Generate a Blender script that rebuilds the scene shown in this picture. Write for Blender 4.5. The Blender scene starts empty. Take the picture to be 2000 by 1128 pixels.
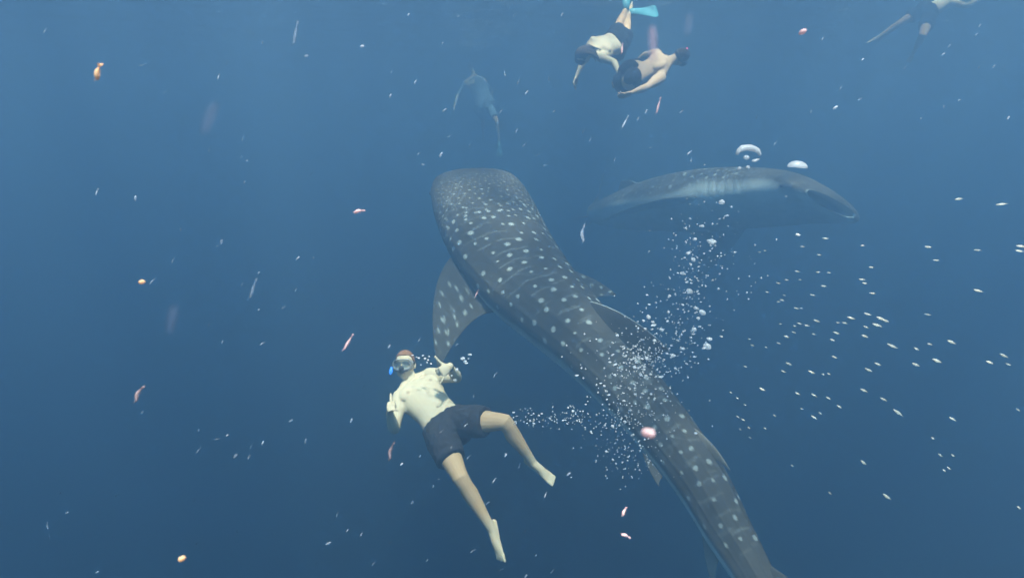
import bpy, bmesh, math, random
import numpy as np
from mathutils import Vector, Matrix, noise
R = math.radians
sc = bpy.context.scene
COLL = sc.collection

# ------------------------------------------------------------------ camera
cam = bpy.data.cameras.new('camera')
cam_ob = bpy.data.objects.new('camera', cam)
COLL.objects.link(cam_ob)
sc.camera = cam_ob
cam.lens = 23.45
cam.clip_start = 0.02
cam.clip_end = 500
CAM_LOC = Vector((0.0, 0.0, -2.6))          # 2.6 m under the sea surface
CAM_PITCH = 12.0                            # looking 12 degrees down
cam_ob.location = CAM_LOC
cam_ob.rotation_euler = (R(90 - CAM_PITCH), 0, 0)
cam.dof.use_dof = True
cam.dof.focus_distance = 5.5
cam.dof.aperture_fstop = 6

# ------------------------------------------------------------------ sky, sun, exposure
SUN_EL, SUN_AZ = 67.0, 168.0
world = bpy.data.worlds.new('World')
sc.world = world
world.use_nodes = True
wt = world.node_tree
sky = wt.nodes.new('ShaderNodeTexSky')
sky.sky_type = 'NISHITA'
sky.sun_disc = False
sky.sun_elevation = R(SUN_EL)
sky.sun_rotation = R(SUN_AZ)
wt.nodes['Background'].inputs['Strength'].default_value = 0.1
wt.links.new(sky.outputs[0], wt.nodes['Background'].inputs['Color'])
sun = bpy.data.lights.new('sun', 'SUN')
sun.energy = 5.0
sun.angle = R(5.0)                           # waves above scatter the beam
sun.color = (1.0, 0.95, 0.87)
sun_ob = bpy.data.objects.new('sun', sun)
COLL.objects.link(sun_ob)
sd = Vector((math.sin(R(SUN_AZ)) * math.cos(R(SUN_EL)), math.cos(R(SUN_AZ)) * math.cos(R(SUN_EL)), math.sin(R(SUN_EL))))
sun_ob.rotation_euler = sd.to_track_quat('Z', 'Y').to_euler()
sc.view_settings.view_transform = 'Standard'
sc.view_settings.look = 'None'
sc.view_settings.gamma = 1.0
sc.view_settings.exposure = 2.92
sc.cycles.volume_bounces = 3
sc.cycles.max_bounces = 10
sc.cycles.transparent_max_bounces = 12
sc.cycles.caustics_reflective = False
sc.cycles.caustics_refractive = False
sc.cycles.sample_clamp_indirect = 4.0
sc.cycles.use_denoising = True

WATER_COLOUR = (0.205, 0.362, 0.520)        # share of light scattered, the rest is absorbed
DAPPLE_SHIFT = (0.0, 0.0, 9.0)                # moves the painted dapple so the swimmer gets a bright patch
WATER_DENSITY = 0.180
WATER_FORWARD = 0.72
WATER_CLEAR = (0.0, 0.020, 0.024)             # red is swallowed a little faster than green and blue

# ------------------------------------------------------------------ helpers
CAM_ROT = cam_ob.rotation_euler.to_matrix()
FPX = 1303.0


def P(px, py, d):
    """A point of the place seen at photo pixel (px, py), d metres ahead of the camera."""
    return CAM_LOC + CAM_ROT @ Vector(((px - 1000) * d / FPX, (564 - py) * d / FPX, -d))


def V(x, y, z):
    """Direction given as right, up, towards the viewer."""
    return (CAM_ROT @ Vector((x, y, z))).normalized()


def to_np(v):
    return np.array([v.x, v.y, v.z])


def tag(o, label=None, cat=None, group=None, kind=None):
    if label: o['label'] = label
    if cat: o['category'] = cat
    if group: o['group'] = group
    if kind: o['kind'] = kind
    return o


def link(name, me, parent=None):
    o = bpy.data.objects.new(name, me)
    COLL.objects.link(o)
    if parent is not None:
        o.parent = parent
        o.matrix_parent_inverse = parent.matrix_basis.inverted()
    return o


def empty(name, loc):
    o = bpy.data.objects.new(name, None)
    o.empty_display_size = 0.1
    COLL.objects.link(o)
    o.location = loc
    return o


def mesh_from(name, verts, faces, mat=None, smooth=True, cols=None):
    me = bpy.data.meshes.new(name)
    me.from_pydata([tuple(v) for v in verts], [], [tuple(f) for f in faces])
    me.update()
    if smooth:
        me.shade_smooth()
    if mat:
        me.materials.append(mat)
    if cols is not None:
        set_cols(me, cols)
    return me


def set_cols(me, cols):
    a = me.color_attributes.new('pigment', 'FLOAT_COLOR', 'POINT')
    c = np.ones((len(me.vertices), 4), dtype=np.float32)
    c[:, :3] = cols
    a.data.foreach_set('color', c.ravel())


class Geo:
    """Collects verts and faces of one mesh."""
    def __init__(self):
        self.v, self.f = [], []

    def add(self, verts, faces):
        n = len(self.v)
        self.v.extend([tuple(x) for x in verts])
        self.f.extend([tuple(i + n for i in f) for f in faces])

    def grid_tube(self, rings, cap=True):
        m = len(rings[0])
        vs = [p for r in rings for p in r]
        fs = []
        for i in range(len(rings) - 1):
            for j in range(m):
                k = (j + 1) % m
                fs.append((i * m + j, i * m + k, (i + 1) * m + k, (i + 1) * m + j))
        if cap:
            fs.append(tuple(range(m - 1, -1, -1)))
            b = (len(rings) - 1) * m
            fs.append(tuple(b + j for j in range(m)))
        self.add(vs, fs)

    def tube(self, pts, radii, lat=None, seg=14, round_ends=True):
        """Closed tapered tube through pts; a radius is r or (r along lat, r across)."""
        pts = [Vector(p) for p in pts]
        rad = [(r, r) if not isinstance(r, (tuple, list)) else r for r in radii]
        if round_ends:
            d0 = (pts[0] - pts[1]).normalized()
            d1 = (pts[-1] - pts[-2]).normalized()
            a, b = rad[0], rad[-1]
            pre = [(pts[0] + d0 * min(a) * s, (a[0] * c, a[1] * c)) for s, c in ((0.98, 0.2), (0.85, 0.53), (0.5, 0.87))]
            post = [(pts[-1] + d1 * min(b) * s, (b[0] * c, b[1] * c)) for s, c in ((0.5, 0.87), (0.85, 0.53), (0.98, 0.2))]
            pts = [p for p, _ in pre] + pts + [p for p, _ in post]
            rad = [r for _, r in pre] + rad + [r for _, r in post]
        n = len(pts)
        rings = []
        ref = lat.normalized() if lat is not None else None
        prev = None
        for i in range(n):
            t = (pts[min(i + 1, n - 1)] - pts[max(i - 1, 0)]).normalized()
            if ref is not None:
                x = ref - t * ref.dot(t)
                if x.length < 0.15:
                    x = prev - t * prev.dot(t) if prev is not None else t.orthogonal()
            elif prev is not None:
                x = prev - t * prev.dot(t)
            else:
                x = t.orthogonal()
            x.normalize()
            prev = x
            y = t.cross(x)
            a, b = rad[i]
            rings.append([pts[i] + x * (a * math.cos(2 * math.pi * j / seg)) + y * (b * math.sin(2 * math.pi * j / seg)) for j in range(seg)])
        self.grid_tube(rings)

    def ellipsoid(self, c, ax, r, nu=18, nv=12):
        """c centre, ax three axis vectors, r three radii."""
        vs, fs = [], []
        for i in range(nv + 1):
            ph = math.pi * (i / nv - 0.5)
            for j in range(nu):
                th = 2 * math.pi * j / nu
                k = max(math.cos(ph), 0.02)
                vs.append(c + ax[0] * (r[0] * k * math.cos(th)) + ax[1] * (r[1] * k * math.sin(th)) + ax[2] * (r[2] * math.sin(ph)))
        for i in range(nv):
            for j in range(nu):
                k = (j + 1) % nu
                fs.append((i * nu + j, i * nu + k, (i + 1) * nu + k, (i + 1) * nu + j))
        fs.append(tuple(range(nu - 1, -1, -1)))
        fs.append(tuple(nv * nu + j for j in range(nu)))
        self.add(vs, fs)

    def mesh(self, name, mat=None, smooth=True):
        return mesh_from(name, self.v, self.f, mat, smooth)


def fuse(geo, name, voxel, smooth_iter, mat):
    """One continuous skin round everything in geo."""
    me = geo.mesh('raw')
    o = bpy.data.objects.new('raw', me)
    COLL.objects.link(o)
    m = o.modifiers.new('r', 'REMESH')
    m.mode = 'VOXEL'
    m.voxel_size = voxel
    s = o.modifiers.new('s', 'SMOOTH')
    s.iterations = smooth_iter
    s.factor = 0.5
    dg = bpy.context.evaluated_depsgraph_get()
    dg.update()
    out = bpy.data.meshes.new_from_object(o.evaluated_get(dg))
    out.name = name
    bpy.data.objects.remove(o)
    bpy.data.meshes.remove(me)
    out.shade_smooth()
    out.materials.clear()
    out.materials.append(mat)
    return out


def coords(me):
    a = np.empty(len(me.vertices) * 3, dtype=np.float64)
    me.vertices.foreach_get('co', a)
    return a.reshape(-1, 3)


def smoothstep(a, b, x):
    t = np.clip((x - a) / (b - a), 0, 1)
    return t * t * (3 - 2 * t)


# ------------------------------------------------------------------ materials
def new_mat(name):
    m = bpy.data.materials.new(name)
    m.use_nodes = True
    return m, m.node_tree, m.node_tree.nodes['Principled BSDF']


def pigment_mat(name, rough=0.6, spec=0.12, noise_scale=30.0, noise_amt=0.18, bump=0.0, bump_scale=60.0, sss=0.0):
    m, nt, b = new_mat(name)
    at = nt.nodes.new('ShaderNodeAttribute'); at.attribute_name = 'pigment'
    tc = nt.nodes.new('ShaderNodeTexCoord')
    nz = nt.nodes.new('ShaderNodeTexNoise'); nz.inputs['Scale'].default_value = noise_scale; nz.inputs['Detail'].default_value = 6
    mp = nt.nodes.new('ShaderNodeMapRange'); mp.inputs[3].default_value = 1 - noise_amt; mp.inputs[4].default_value = 1 + noise_amt
    mx = nt.nodes.new('ShaderNodeVectorMath'); mx.operation = 'SCALE'
    nt.links.new(tc.outputs['Object'], nz.inputs['Vector'])
    nt.links.new(nz.outputs[0], mp.inputs[0])
    nt.links.new(at.outputs['Color'], mx.inputs[0])
    nt.links.new(mp.outputs[0], mx.inputs['Scale'])
    nt.links.new(mx.outputs[0], b.inputs['Base Color'])
    b.inputs['Roughness'].default_value = rough
    b.inputs['Specular IOR Level'].default_value = spec
    if sss:
        b.inputs['Subsurface Weight'].default_value = sss
        b.inputs['Subsurface Radius'].default_value = (0.02, 0.008, 0.004)
        b.inputs['Subsurface Scale'].default_value = 0.5
    if bump:
        n2 = nt.nodes.new('ShaderNodeTexNoise'); n2.inputs['Scale'].default_value = bump_scale; n2.inputs['Detail'].default_value = 5
        bp = nt.nodes.new('ShaderNodeBump'); bp.inputs['Strength'].default_value = bump; bp.inputs['Distance'].default_value = 0.01
        nt.links.new(tc.outputs['Object'], n2.inputs['Vector'])
        nt.links.new(n2.outputs[0], bp.inputs['Height'])
        nt.links.new(bp.outputs[0], b.inputs['Normal'])
    return m


def noisy_mat(name, col, rough=0.7, spec=0.2, scale=40.0, amt=0.25, bump=0.2):
    m, nt, b = new_mat(name)
    tc = nt.nodes.new('ShaderNodeTexCoord')
    nz = nt.nodes.new('ShaderNodeTexNoise'); nz.inputs['Scale'].default_value = scale; nz.inputs['Detail'].default_value = 5
    rp = nt.nodes.new('ShaderNodeMix'); rp.data_type = 'RGBA'
    rp.inputs[6].default_value = tuple(c * (1 - amt) for c in col) + (1,)
    rp.inputs[7].default_value = tuple(min(1, c * (1 + amt)) for c in col) + (1,)
    bp = nt.nodes.new('ShaderNodeBump'); bp.inputs['Strength'].default_value = bump; bp.inputs['Distance'].default_value = 0.01
    nt.links.new(tc.outputs['Object'], nz.inputs['Vector'])
    nt.links.new(nz.outputs[0], rp.inputs[0])
    nt.links.new(rp.outputs[2], b.inputs['Base Color'])
    nt.links.new(nz.outputs[0], bp.inputs['Height'])
    nt.links.new(bp.outputs[0], b.inputs['Normal'])
    b.inputs['Roughness'].default_value = rough
    b.inputs['Specular IOR Level'].default_value = spec
    return m


M_SHARK = pigment_mat('shark_skin', 0.7, 0.05, 7.0, 0.30, 0.3, 22.0)
M_SKIN = pigment_mat('human_skin', 0.6, 0.1, 11.0, 0.10, 0.10, 90.0, 0.15)
M_SHORTS = noisy_mat('dark_charcoal_shorts', (0.026, 0.025, 0.028), 0.85, 0.1, 25, 0.3, 0.3)
M_BLACKCLOTH = noisy_mat('black_swimwear', (0.012, 0.013, 0.018), 0.85, 0.1, 25, 0.3, 0.3)
M_GREYCLOTH = noisy_mat('grey_rash_guard', (0.15, 0.21, 0.25), 0.85, 0.1, 25, 0.3, 0.3)
M_HAIR = noisy_mat('brown_hair', (0.24, 0.115, 0.055), 0.7, 0.15, 160, 0.5, 0.9)
M_DARKHAIR = noisy_mat('dark_hair', (0.05, 0.035, 0.03), 0.7, 0.15, 160, 0.5, 0.9)
M_SILICONE = noisy_mat('clear_grey_silicone', (0.20, 0.22, 0.23), 0.35, 0.4, 30, 0.1, 0.05)
M_SILICONE.node_tree.nodes['Principled BSDF'].inputs['Alpha'].default_value = 0.6
M_BLACKRUBBER = noisy_mat('black_rubber', (0.015, 0.016, 0.018), 0.5, 0.3, 30, 0.2, 0.05)
M_BLUEPLASTIC = noisy_mat('blue_plastic', (0.03, 0.22, 0.85), 0.4, 0.4, 30, 0.1, 0.02)
M_PINKPLASTIC = noisy_mat('pink_plastic', (0.8, 0.10, 0.22), 0.4, 0.4, 30, 0.1, 0.02)
M_CYANFIN = noisy_mat('cyan_fin_rubber', (0.07, 0.29, 0.33), 0.5, 0.3, 30, 0.15, 0.1)
M_TEALFIN = noisy_mat('dull_teal_fin', (0.10, 0.26, 0.28), 0.5, 0.3, 30, 0.15, 0.1)
M_BUBBLE = noisy_mat('silver_bubble', (0.90, 0.87, 0.85), 0.12, 0.6, 60, 0.12, 0.1)


def glass_mat(name, tint):
    m, nt, b = new_mat(name)
    nt.nodes.remove(b)
    out = nt.nodes['Material Output']
    tr = nt.nodes.new('ShaderNodeBsdfTransparent'); tr.inputs[0].default_value = tint + (1,)
    gl = nt.nodes.new('ShaderNodeBsdfGlossy'); gl.inputs['Roughness'].default_value = 0.08
    mx = nt.nodes.new('ShaderNodeMixShader'); mx.inputs[0].default_value = 0.14
    nt.links.new(tr.outputs[0], mx.inputs[1]); nt.links.new(gl.outputs[0], mx.inputs[2]); nt.links.new(mx.outputs[0], out.inputs[0])
    return m


M_LENS = glass_mat('mask_glass', (0.75, 0.8, 0.82))


def let_through(m, col_socket, amount):
    """Light also passes through the body of the thing."""
    nt = m.node_tree
    b = nt.nodes['Principled BSDF']
    t_ = nt.nodes.new('ShaderNodeBsdfTranslucent')
    x_ = nt.nodes.new('ShaderNodeMixShader'); x_.inputs[0].default_value = amount
    nt.links.new(col_socket, t_.inputs[0])
    nt.links.new(b.outputs[0], x_.inputs[1]); nt.links.new(t_.outputs[0], x_.inputs[2])
    nt.links.new(x_.outputs[0], nt.nodes['Material Output'].inputs[0])


M_GLINT = noisy_mat('warm_white_bubble', (0.95, 0.87, 0.74), 0.2, 0.5, 60, 0.1, 0.1)
let_through(M_GLINT, [n for n in M_GLINT.node_tree.nodes if n.type == 'MIX'][0].outputs[2], 0.7)
let_through(M_BUBBLE, [n for n in M_BUBBLE.node_tree.nodes if n.type == 'MIX'][0].outputs[2], 0.62)


def speck_mat(name, col, trans):
    m, nt, b = new_mat(name)
    nz = nt.nodes.new('ShaderNodeTexNoise'); nz.inputs['Scale'].default_value = 90
    rp = nt.nodes.new('ShaderNodeMix'); rp.data_type = 'RGBA'
    rp.inputs[6].default_value = tuple(c * 0.75 for c in col) + (1,)
    rp.inputs[7].default_value = tuple(min(1, c * 1.15) for c in col) + (1,)
    nt.links.new(nz.outputs[0], rp.inputs[0]); nt.links.new(rp.outputs[2], b.inputs['Base Color'])
    b.inputs['Roughness'].default_value = 0.5
    b.inputs['Specular IOR Level'].default_value = 0.2
    b.inputs['Alpha'].default_value = 1 - trans
    let_through(m, rp.outputs[2], 0.5 * (1 - trans))
    return m


M_SPECKS = {
    'white': speck_mat('pale_plankton', (0.62, 0.66, 0.70), 0.45),
    'faint': speck_mat('translucent_plankton', (0.5, 0.55, 0.62), 0.82),
    'haze': speck_mat('glassy_pink_plankton', (0.58, 0.48, 0.54), 0.95),
    'strand': speck_mat('translucent_pink_strand', (0.66, 0.45, 0.50), 0.84),
    'pink': speck_mat('pink_plankton', (0.85, 0.58, 0.55), 0.15),
    'orange': speck_mat('orange_plankton', (0.92, 0.58, 0.32), 0.05),
    'brown': speck_mat('reddish_plankton', (0.48, 0.33, 0.31), 0.4),
}

# ------------------------------------------------------------------ the sea: volume and surface
vm = bpy.data.materials.new('sea_water')
vm.use_nodes = True
vt = vm.node_tree
vt.nodes.clear()
vo = vt.nodes.new('ShaderNodeOutputMaterial')
pv = vt.nodes.new('ShaderNodeVolumePrincipled')
pv.inputs['Color'].default_value = WATER_COLOUR + (1,)
pv.inputs['Density'].default_value = WATER_DENSITY
pv.inputs['Anisotropy'].default_value = WATER_FORWARD
pv.inputs['Absorption Color'].default_value = WATER_CLEAR + (1,)
vt.links.new(pv.outputs[0], vo.inputs['Volume'])
bm = bmesh.new()
bmesh.ops.create_cube(bm, size=1)
for v in bm.verts:
    v.co = Vector((v.co.x * 120, v.co.y * 120, -0.2 if v.co.z > 0 else -45))
me = bpy.data.meshes.new('haze'); bm.to_mesh(me); bm.free(); me.materials.append(vm)
tag(link('haze', me), 'deep blue sea water filling the whole view', 'water', kind='stuff')

ws, wn, wb = new_mat('water_surface')
wn.nodes.remove(wb)
tr = wn.nodes.new('ShaderNodeBsdfTransparent')
gl = wn.nodes.new('ShaderNodeBsdfGlossy'); gl.inputs['Roughness'].default_value = 0.06
fr = wn.nodes.new('ShaderNodeFresnel'); fr.inputs[0].default_value = 1.33
mx = wn.nodes.new('ShaderNodeMixShader')
# dapple and light shafts painted as noise into the surface tint, imitating wave focusing
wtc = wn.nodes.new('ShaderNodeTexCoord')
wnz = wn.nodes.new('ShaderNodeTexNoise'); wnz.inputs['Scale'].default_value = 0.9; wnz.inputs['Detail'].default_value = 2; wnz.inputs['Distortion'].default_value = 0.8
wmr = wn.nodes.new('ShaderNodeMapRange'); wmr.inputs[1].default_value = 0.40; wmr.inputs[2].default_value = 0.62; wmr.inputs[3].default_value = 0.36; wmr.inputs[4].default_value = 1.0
wch = wn.nodes.new('ShaderNodeTexNoise'); wch.inputs['Scale'].default_value = 1.1; wch.inputs['Detail'].default_value = 5
wbp = wn.nodes.new('ShaderNodeBump'); wbp.inputs['Strength'].default_value = 1.0; wbp.inputs['Distance'].default_value = 0.45
wn.links.new(wtc.outputs['Object'], wch.inputs['Vector']); wn.links.new(wch.outputs[0], wbp.inputs['Height'])
wn.links.new(wbp.outputs[0], fr.inputs['Normal']); wn.links.new(wbp.outputs[0], gl.inputs['Normal'])
wmp = wn.nodes.new('ShaderNodeMapping'); wmp.inputs['Location'].default_value = DAPPLE_SHIFT
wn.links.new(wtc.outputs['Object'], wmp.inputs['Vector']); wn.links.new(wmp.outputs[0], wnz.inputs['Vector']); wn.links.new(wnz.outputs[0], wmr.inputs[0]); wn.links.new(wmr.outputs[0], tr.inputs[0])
wn.links.new(fr.outputs[0], mx.inputs[0]); wn.links.new(tr.outputs[0], mx.inputs[1]); wn.links.new(gl.outputs[0], mx.inputs[2])
wn.links.new(mx.outputs[0], wn.nodes['Material Output'].inputs[0])
NX = 320
gx = np.linspace(-60, 60, NX)
vs, fs = [], []
for j in range(NX):
    for i in range(NX):
        x, y = gx[i], gx[j]
        vs.append((x, y, 0.10 * noise.noise((x * .35, y * .5, 0)) + 0.05 * noise.noise((x * 1.1, y * 1.3, 5))))
for j in range(NX - 1):
    for i in range(NX - 1):
        a = j * NX + i
        fs.append((a, a + 1, a + NX + 1, a + NX))
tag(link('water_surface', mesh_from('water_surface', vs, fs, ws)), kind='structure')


# ------------------------------------------------------------------ whale sharks
def catmull(ctrl, n):
    c = [np.array(p, float) for p in ctrl]
    c = [2 * c[0] - c[1]] + c + [2 * c[-1] - c[-2]]
    pts = []
    for i in range(1, len(c) - 2):
        p0, p1, p2, p3 = c[i - 1], c[i], c[i + 1], c[i + 2]
        for k in range(60):
            t = k / 60
            pts.append(0.5 * (2 * p1 + (p2 - p0) * t + (2 * p0 - 5 * p1 + 4 * p2 - p3) * t * t + (3 * p1 - p0 - 3 * p2 + p3) * t ** 3))
    pts.append(c[-2])
    pts = np.array(pts)
    s = np.concatenate([[0], np.cumsum(np.linalg.norm(np.diff(pts, axis=0), axis=1))])
    return pts, s


PT_END = 1.10
PT = [0, .006, .015, .03, .06, .10, .16, .22, .30, .40, .50, .60, .70, .80, .90, 1.0, 1.10]
PW = [.052, .072, .086, .097, .106, .112, .114, .113, .109, .098, .081, .063, .051, .043, .035, .025, .008]
PU = [.012, .019, .026, .034, .045, .055, .066, .074, .080, .078, .071, .060, .052, .045, .038, .029, .014]
PD = [.012, .019, .025, .032, .040, .050, .060, .067, .070, .066, .058, .050, .043, .038, .032, .024, .012]


def make_shark(name, label, ctrl, roll0, roll1, NS, NA, fins, seed, gape=1.0, girth=1.0, mouth_w=1.0, back_k=1.0, lip_col=(.09, .09, .085), spot_k=1.0, belly_soft=.32, belly_line=(-.3, -.3, -.3, -.3, -.3, -.3)):
    rng = np.random.default_rng(seed)
    pts, S = catmull([to_np(p) for p in ctrl], NS)
    L = S[-1]
    # stations: closer together at the snout
    tt = PT_END * np.linspace(0, 1, NS) ** 1.25

    def spine(t):
        t_all = t; t = min(t, 1.0)
        p = np.array([np.interp(t * L, S, pts[:, k]) for k in range(3)])
        e = 0.012
        q = np.array([np.interp(min(t + e, 1) * L, S, pts[:, k]) for k in range(3)]) - np.array([np.interp(max(t - e, 0) * L, S, pts[:, k]) for k in range(3)])
        T = q / np.linalg.norm(q)                       # towards the tail
        p = p + T * max(0.0, t_all - 1) * L
        U = np.array([0, 0, 1.0]); U = U - T * U.dot(T); U /= np.linalg.norm(U)
        Lt = np.cross(U, -T)                            # the shark's left
        r = R(roll0 + (roll1 - roll0) * t)
        U2 = U * math.cos(r) + Lt * math.sin(r)
        L2 = Lt * math.cos(r) - U * math.sin(r)
        return p, T, U2, L2

    fr = [spine(t) for t in tt]
    Pn = np.array([f[0] for f in fr]); Un = np.array([f[2] for f in fr]); Ln = np.array([f[3] for f in fr]); Tn = np.array([f[1] for f in fr])
    def prof(Y):
        x, y = np.array(PT), np.array(Y)
        m = np.gradient(y, x)
        i = np.clip(np.searchsorted(x, tt, side='right') - 1, 0, len(x) - 2)
        h = x[i + 1] - x[i]; q_ = (tt - x[i]) / h
        return ((1 + 2 * q_) * (1 - q_) ** 2 * y[i] + q_ * (1 - q_) ** 2 * h * m[i] + q_ * q_ * (3 - 2 * q_) * y[i + 1] + q_ * q_ * (q_ - 1) * h * m[i + 1]) * L * girth
    W, Hu, Hd = prof(PW), prof(PU), prof(PD)
    W = W * (1 + (mouth_w - 1) * np.exp(-tt / 0.022))
    if gape != 1.0:
        g = 1 + (gape - 1) * np.exp(-tt / 0.028)
        Hd *= g; Hu *= 1 + (g - 1) * 0.45
    th = np.linspace(0, 2 * math.pi, NA, endpoint=False)           # 0 = left, pi/2 = back
    ex = 2.0 / np.interp(tt, [0, .08, .25, .5, 1], [2.3, 2.25, 2.0, 1.95, 1.95])
    c, s = np.cos(th), np.sin(th)
    X = np.sign(c)[None] * np.abs(c)[None] ** ex[:, None] * W[:, None]
    Z = np.sign(s)[None] * np.abs(s)[None] ** ex[:, None] * np.where(s[None] > 0, Hu[:, None], Hd[:, None])
    # ridges along the flanks and the back
    amp = np.interp(tt, [0, .14, .25, .8, 1], [0, 0, 1, 1, .5])[:, None]
    bump = np.zeros_like(X)
    for a0, w0, h0 in ((90, 9, .014), (60, 4.0, .007), (34, 4.0, .007), (10, 4.0, .006), (120, 4.0, .007), (146, 4.0, .007), (170, 4.0, .006)):
        dd = (np.degrees(th) - a0 + 180) % 360 - 180
        bump += h0 * np.exp(-(dd / w0) ** 2)[None] * amp
    # gill slits
    for gt in (.165, .185, .205, .225, .245):
        gdep = np.exp(-((tt - gt) / .0032) ** 2)[:, None]
        for a0 in (2, 178):
            dd = (np.degrees(th) - a0 + 180) % 360 - 180
            bump += -0.009 * gdep * np.exp(-(dd / 22) ** 4)[None]
    rr = np.sqrt(X ** 2 + Z ** 2) + 1e-6
    X = X * (1 + bump / rr); Z = Z * (1 + bump / rr)
    # small eyes bulge at the sides of the head
    for a0 in (-6, 186):
        dd = (np.degrees(th) - a0 + 180) % 360 - 180
        e = 0.018 * np.exp(-((tt - .055) / .009) ** 2)[:, None] * np.exp(-(dd / 7) ** 2)[None]
        X = X * (1 + e / rr); Z = Z * (1 + e / rr)
    body = Pn[:, None] + Ln[:, None] * X[..., None] + Un[:, None] * Z[..., None]
    # arc distance from the back's midline
    seg = np.linalg.norm(np.roll(body, -1, 1) - body, axis=2)
    cum = np.concatenate([np.zeros((NS, 1)), np.cumsum(seg, 1)[:, :-1]], 1)
    j90 = int(round(NA / 4))
    arc = cum - cum[:, j90:j90 + 1]
    tot = seg.sum(1)[:, None]
    arc = (arc + tot / 2) % tot - tot / 2
    sm = tt * L
    # pigment
    zn = Z / np.where(Z > 0, Hu[:, None], Hd[:, None])
    nz = np.array([[noise.noise((sm[i] * 1.3, math.cos(th[j]) * 2, math.sin(th[j]) * 2 + 7 * seed)) for j in range(0, NA, 2)] for i in range(0, NS, 2)])
    nz = np.repeat(np.repeat(nz, 2, 0), 2, 1)[:NS, :NA]
    back = np.array([0.052, 0.046, 0.036]) * back_k; belly = np.array([0.56, 0.60, 0.55])
    edge = np.interp(tt, [0, .05, .10, .26, .36, 1], belly_line)[:, None]
    mixb = smoothstep(edge, edge - belly_soft, zn + nz * 0.16)
    tone = 1 + 0.35 * nz
    base = back * tone[..., None] * (1 - mixb[..., None]) + belly * mixb[..., None]
    # flank is a little paler than the back
    fl = smoothstep(0.55, -0.2, zn) * (1 - mixb)
    base = base * (1 + 0.55 * fl[..., None])
    mask = np.zeros((NS, NA))

    def dot(s0, a0, r0, k=1.0, ax=1.0):
        i0, i1 = np.searchsorted(sm, s0 - 2 * r0), np.searchsorted(sm, s0 + 2 * r0)
        if i1 <= i0: return
        d = np.sqrt((sm[i0:i1, None] - s0) ** 2 + ((arc[i0:i1] - a0) / ax) ** 2)
        v = k * (1 - smoothstep(r0 * 0.70, r0 * 1.10, d))
        mask[i0:i1] = np.maximum(mask[i0:i1], v)

    # body: crosswise rows of round spots
    q = L / 6.8 * (1 if spot_k == 1.0 else .7)
    s0 = 0.19 * L
    row = 0
    while s0 < 0.985 * L:
        half = 0.5 * float(np.interp(s0, sm, tot[:, 0])) * 0.56
        f = float(np.interp(s0 / L, [0, .2, .3, .6, 1], [.6, .72, 1, .95, .62]))
        step = 0.208 * f * q
        a = -half + (row % 2) * step * 0.5
        while a < half:
            if rng.random() < 0.9:
                dot(s0 + rng.normal(0, .022) * q - 0.10 * abs(a), a + rng.normal(0, .025) * q, max(.018, .032 + rng.normal(0, .007)) * f * q, 0.75 + .25 * rng.random())
            a += step
        # pale bar between the rows
        for sgn in (-1, 1):
            for kk in range(2):
                b0 = sgn * rng.uniform(0.05, 0.5) * half
                ln = rng.uniform(0.15, 0.4) * half
                ss = s0 + 0.5 * 0.26 * f * q + rng.normal(0, .015)
                for aa in np.arange(b0, b0 + sgn * ln, sgn * 0.018):
                    dot(ss - 0.10 * abs(aa) + 0.01 * math.sin(aa * 20), aa, 0.013 * q, 0.17, 1.6)
        s0 += 0.228 * f * q
        row += 1
    # head: smaller and smaller dots towards the snout
    placed = []
    for _ in range(5200):
        t0 = rng.uniform(0.004, 0.215)
        hf = 0.5 * float(np.interp(t0, tt, tot[:, 0])) * 0.60
        a = rng.uniform(-hf, hf)
        dmin = float(np.interp(t0, [0, .05, .12, .21], [.046, .066, .098, .15])) * q * (1 - 0.38 * abs(a) / hf)
        x = t0 * L
        if all((x - u) ** 2 + (a - w) ** 2 > dmin ** 2 for u, w in placed):
            placed.append((x, a))
            dot(x, a, dmin * 0.20 * rng.uniform(.8, 1.15), 0.6 + 0.35 * rng.random())
    # old scratches
    for k in range(16):
        x0 = rng.uniform(.2, .9) * L; a0 = rng.uniform(-.5, .5); an = rng.uniform(0, 6.28); kk = rng.uniform(.08, .2)
        for m in range(int(rng.uniform(12, 34))):
            dot(x0, a0, 0.007 * q, kk)
            x0 += 0.012 * math.cos(an); a0 += 0.012 * math.sin(an); an += rng.normal(0, .05)
    # wavy lines on the cheeks
    for sgn in (-1, 1):
        for k in range(9):
            x0 = rng.uniform(.05, .17) * L; a0 = sgn * rng.uniform(.30, .85); an = rng.uniform(0, 6.28)
            for m in range(26):
                dot(x0, a0, 0.010 * q, 0.24)
                x0 += 0.014 * math.cos(an); a0 += 0.014 * math.sin(an); an += rng.normal(0, .16)
    spotc = np.array([0.37, 0.40, 0.37]) * spot_k
    mask *= (1 - mixb) * np.interp(tt, [0, .05, .22, .35, .5, .6, .7, 1.1], [.40, .55, .75, 1, 1, .75, .6, .5])[:, None]
    col = base * (1 - mask[..., None]) + spotc * mask[..., None]
    # mouth: lips, then a dark cavity going inside
    rings = [body[i] for i in range(NS)]
    cols = [col[i] for i in range(NS)]
    lip = body[0]; cen = Pn[0]
    inner, icol = [], []
    for k, (dep, scl) in enumerate(((-.004, .97), (0.0, .90), (.012, .84), (.035, .80), (.08, .74), (.13, .60), (.16, .3))):
        inner.append(cen + (lip - cen) * scl + Tn[0] * dep * L)
        cc = np.array(lip_col) if k < 3 else np.array([.03, .033, .033])
        icol.append(np.tile(cc, (NA, 1)))
    allr = inner[::-1] + rings
    allc = icol[::-1] + cols
    verts = np.concatenate(allr); colr = np.concatenate(allc)
    n = len(allr)
    idx = np.arange(n * NA).reshape(n, NA)
    nx = np.roll(idx, -1, 1)
    quads = np.stack([idx[:-1], idx[1:], nx[1:], nx[:-1]], -1).reshape(-1, 4)
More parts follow.
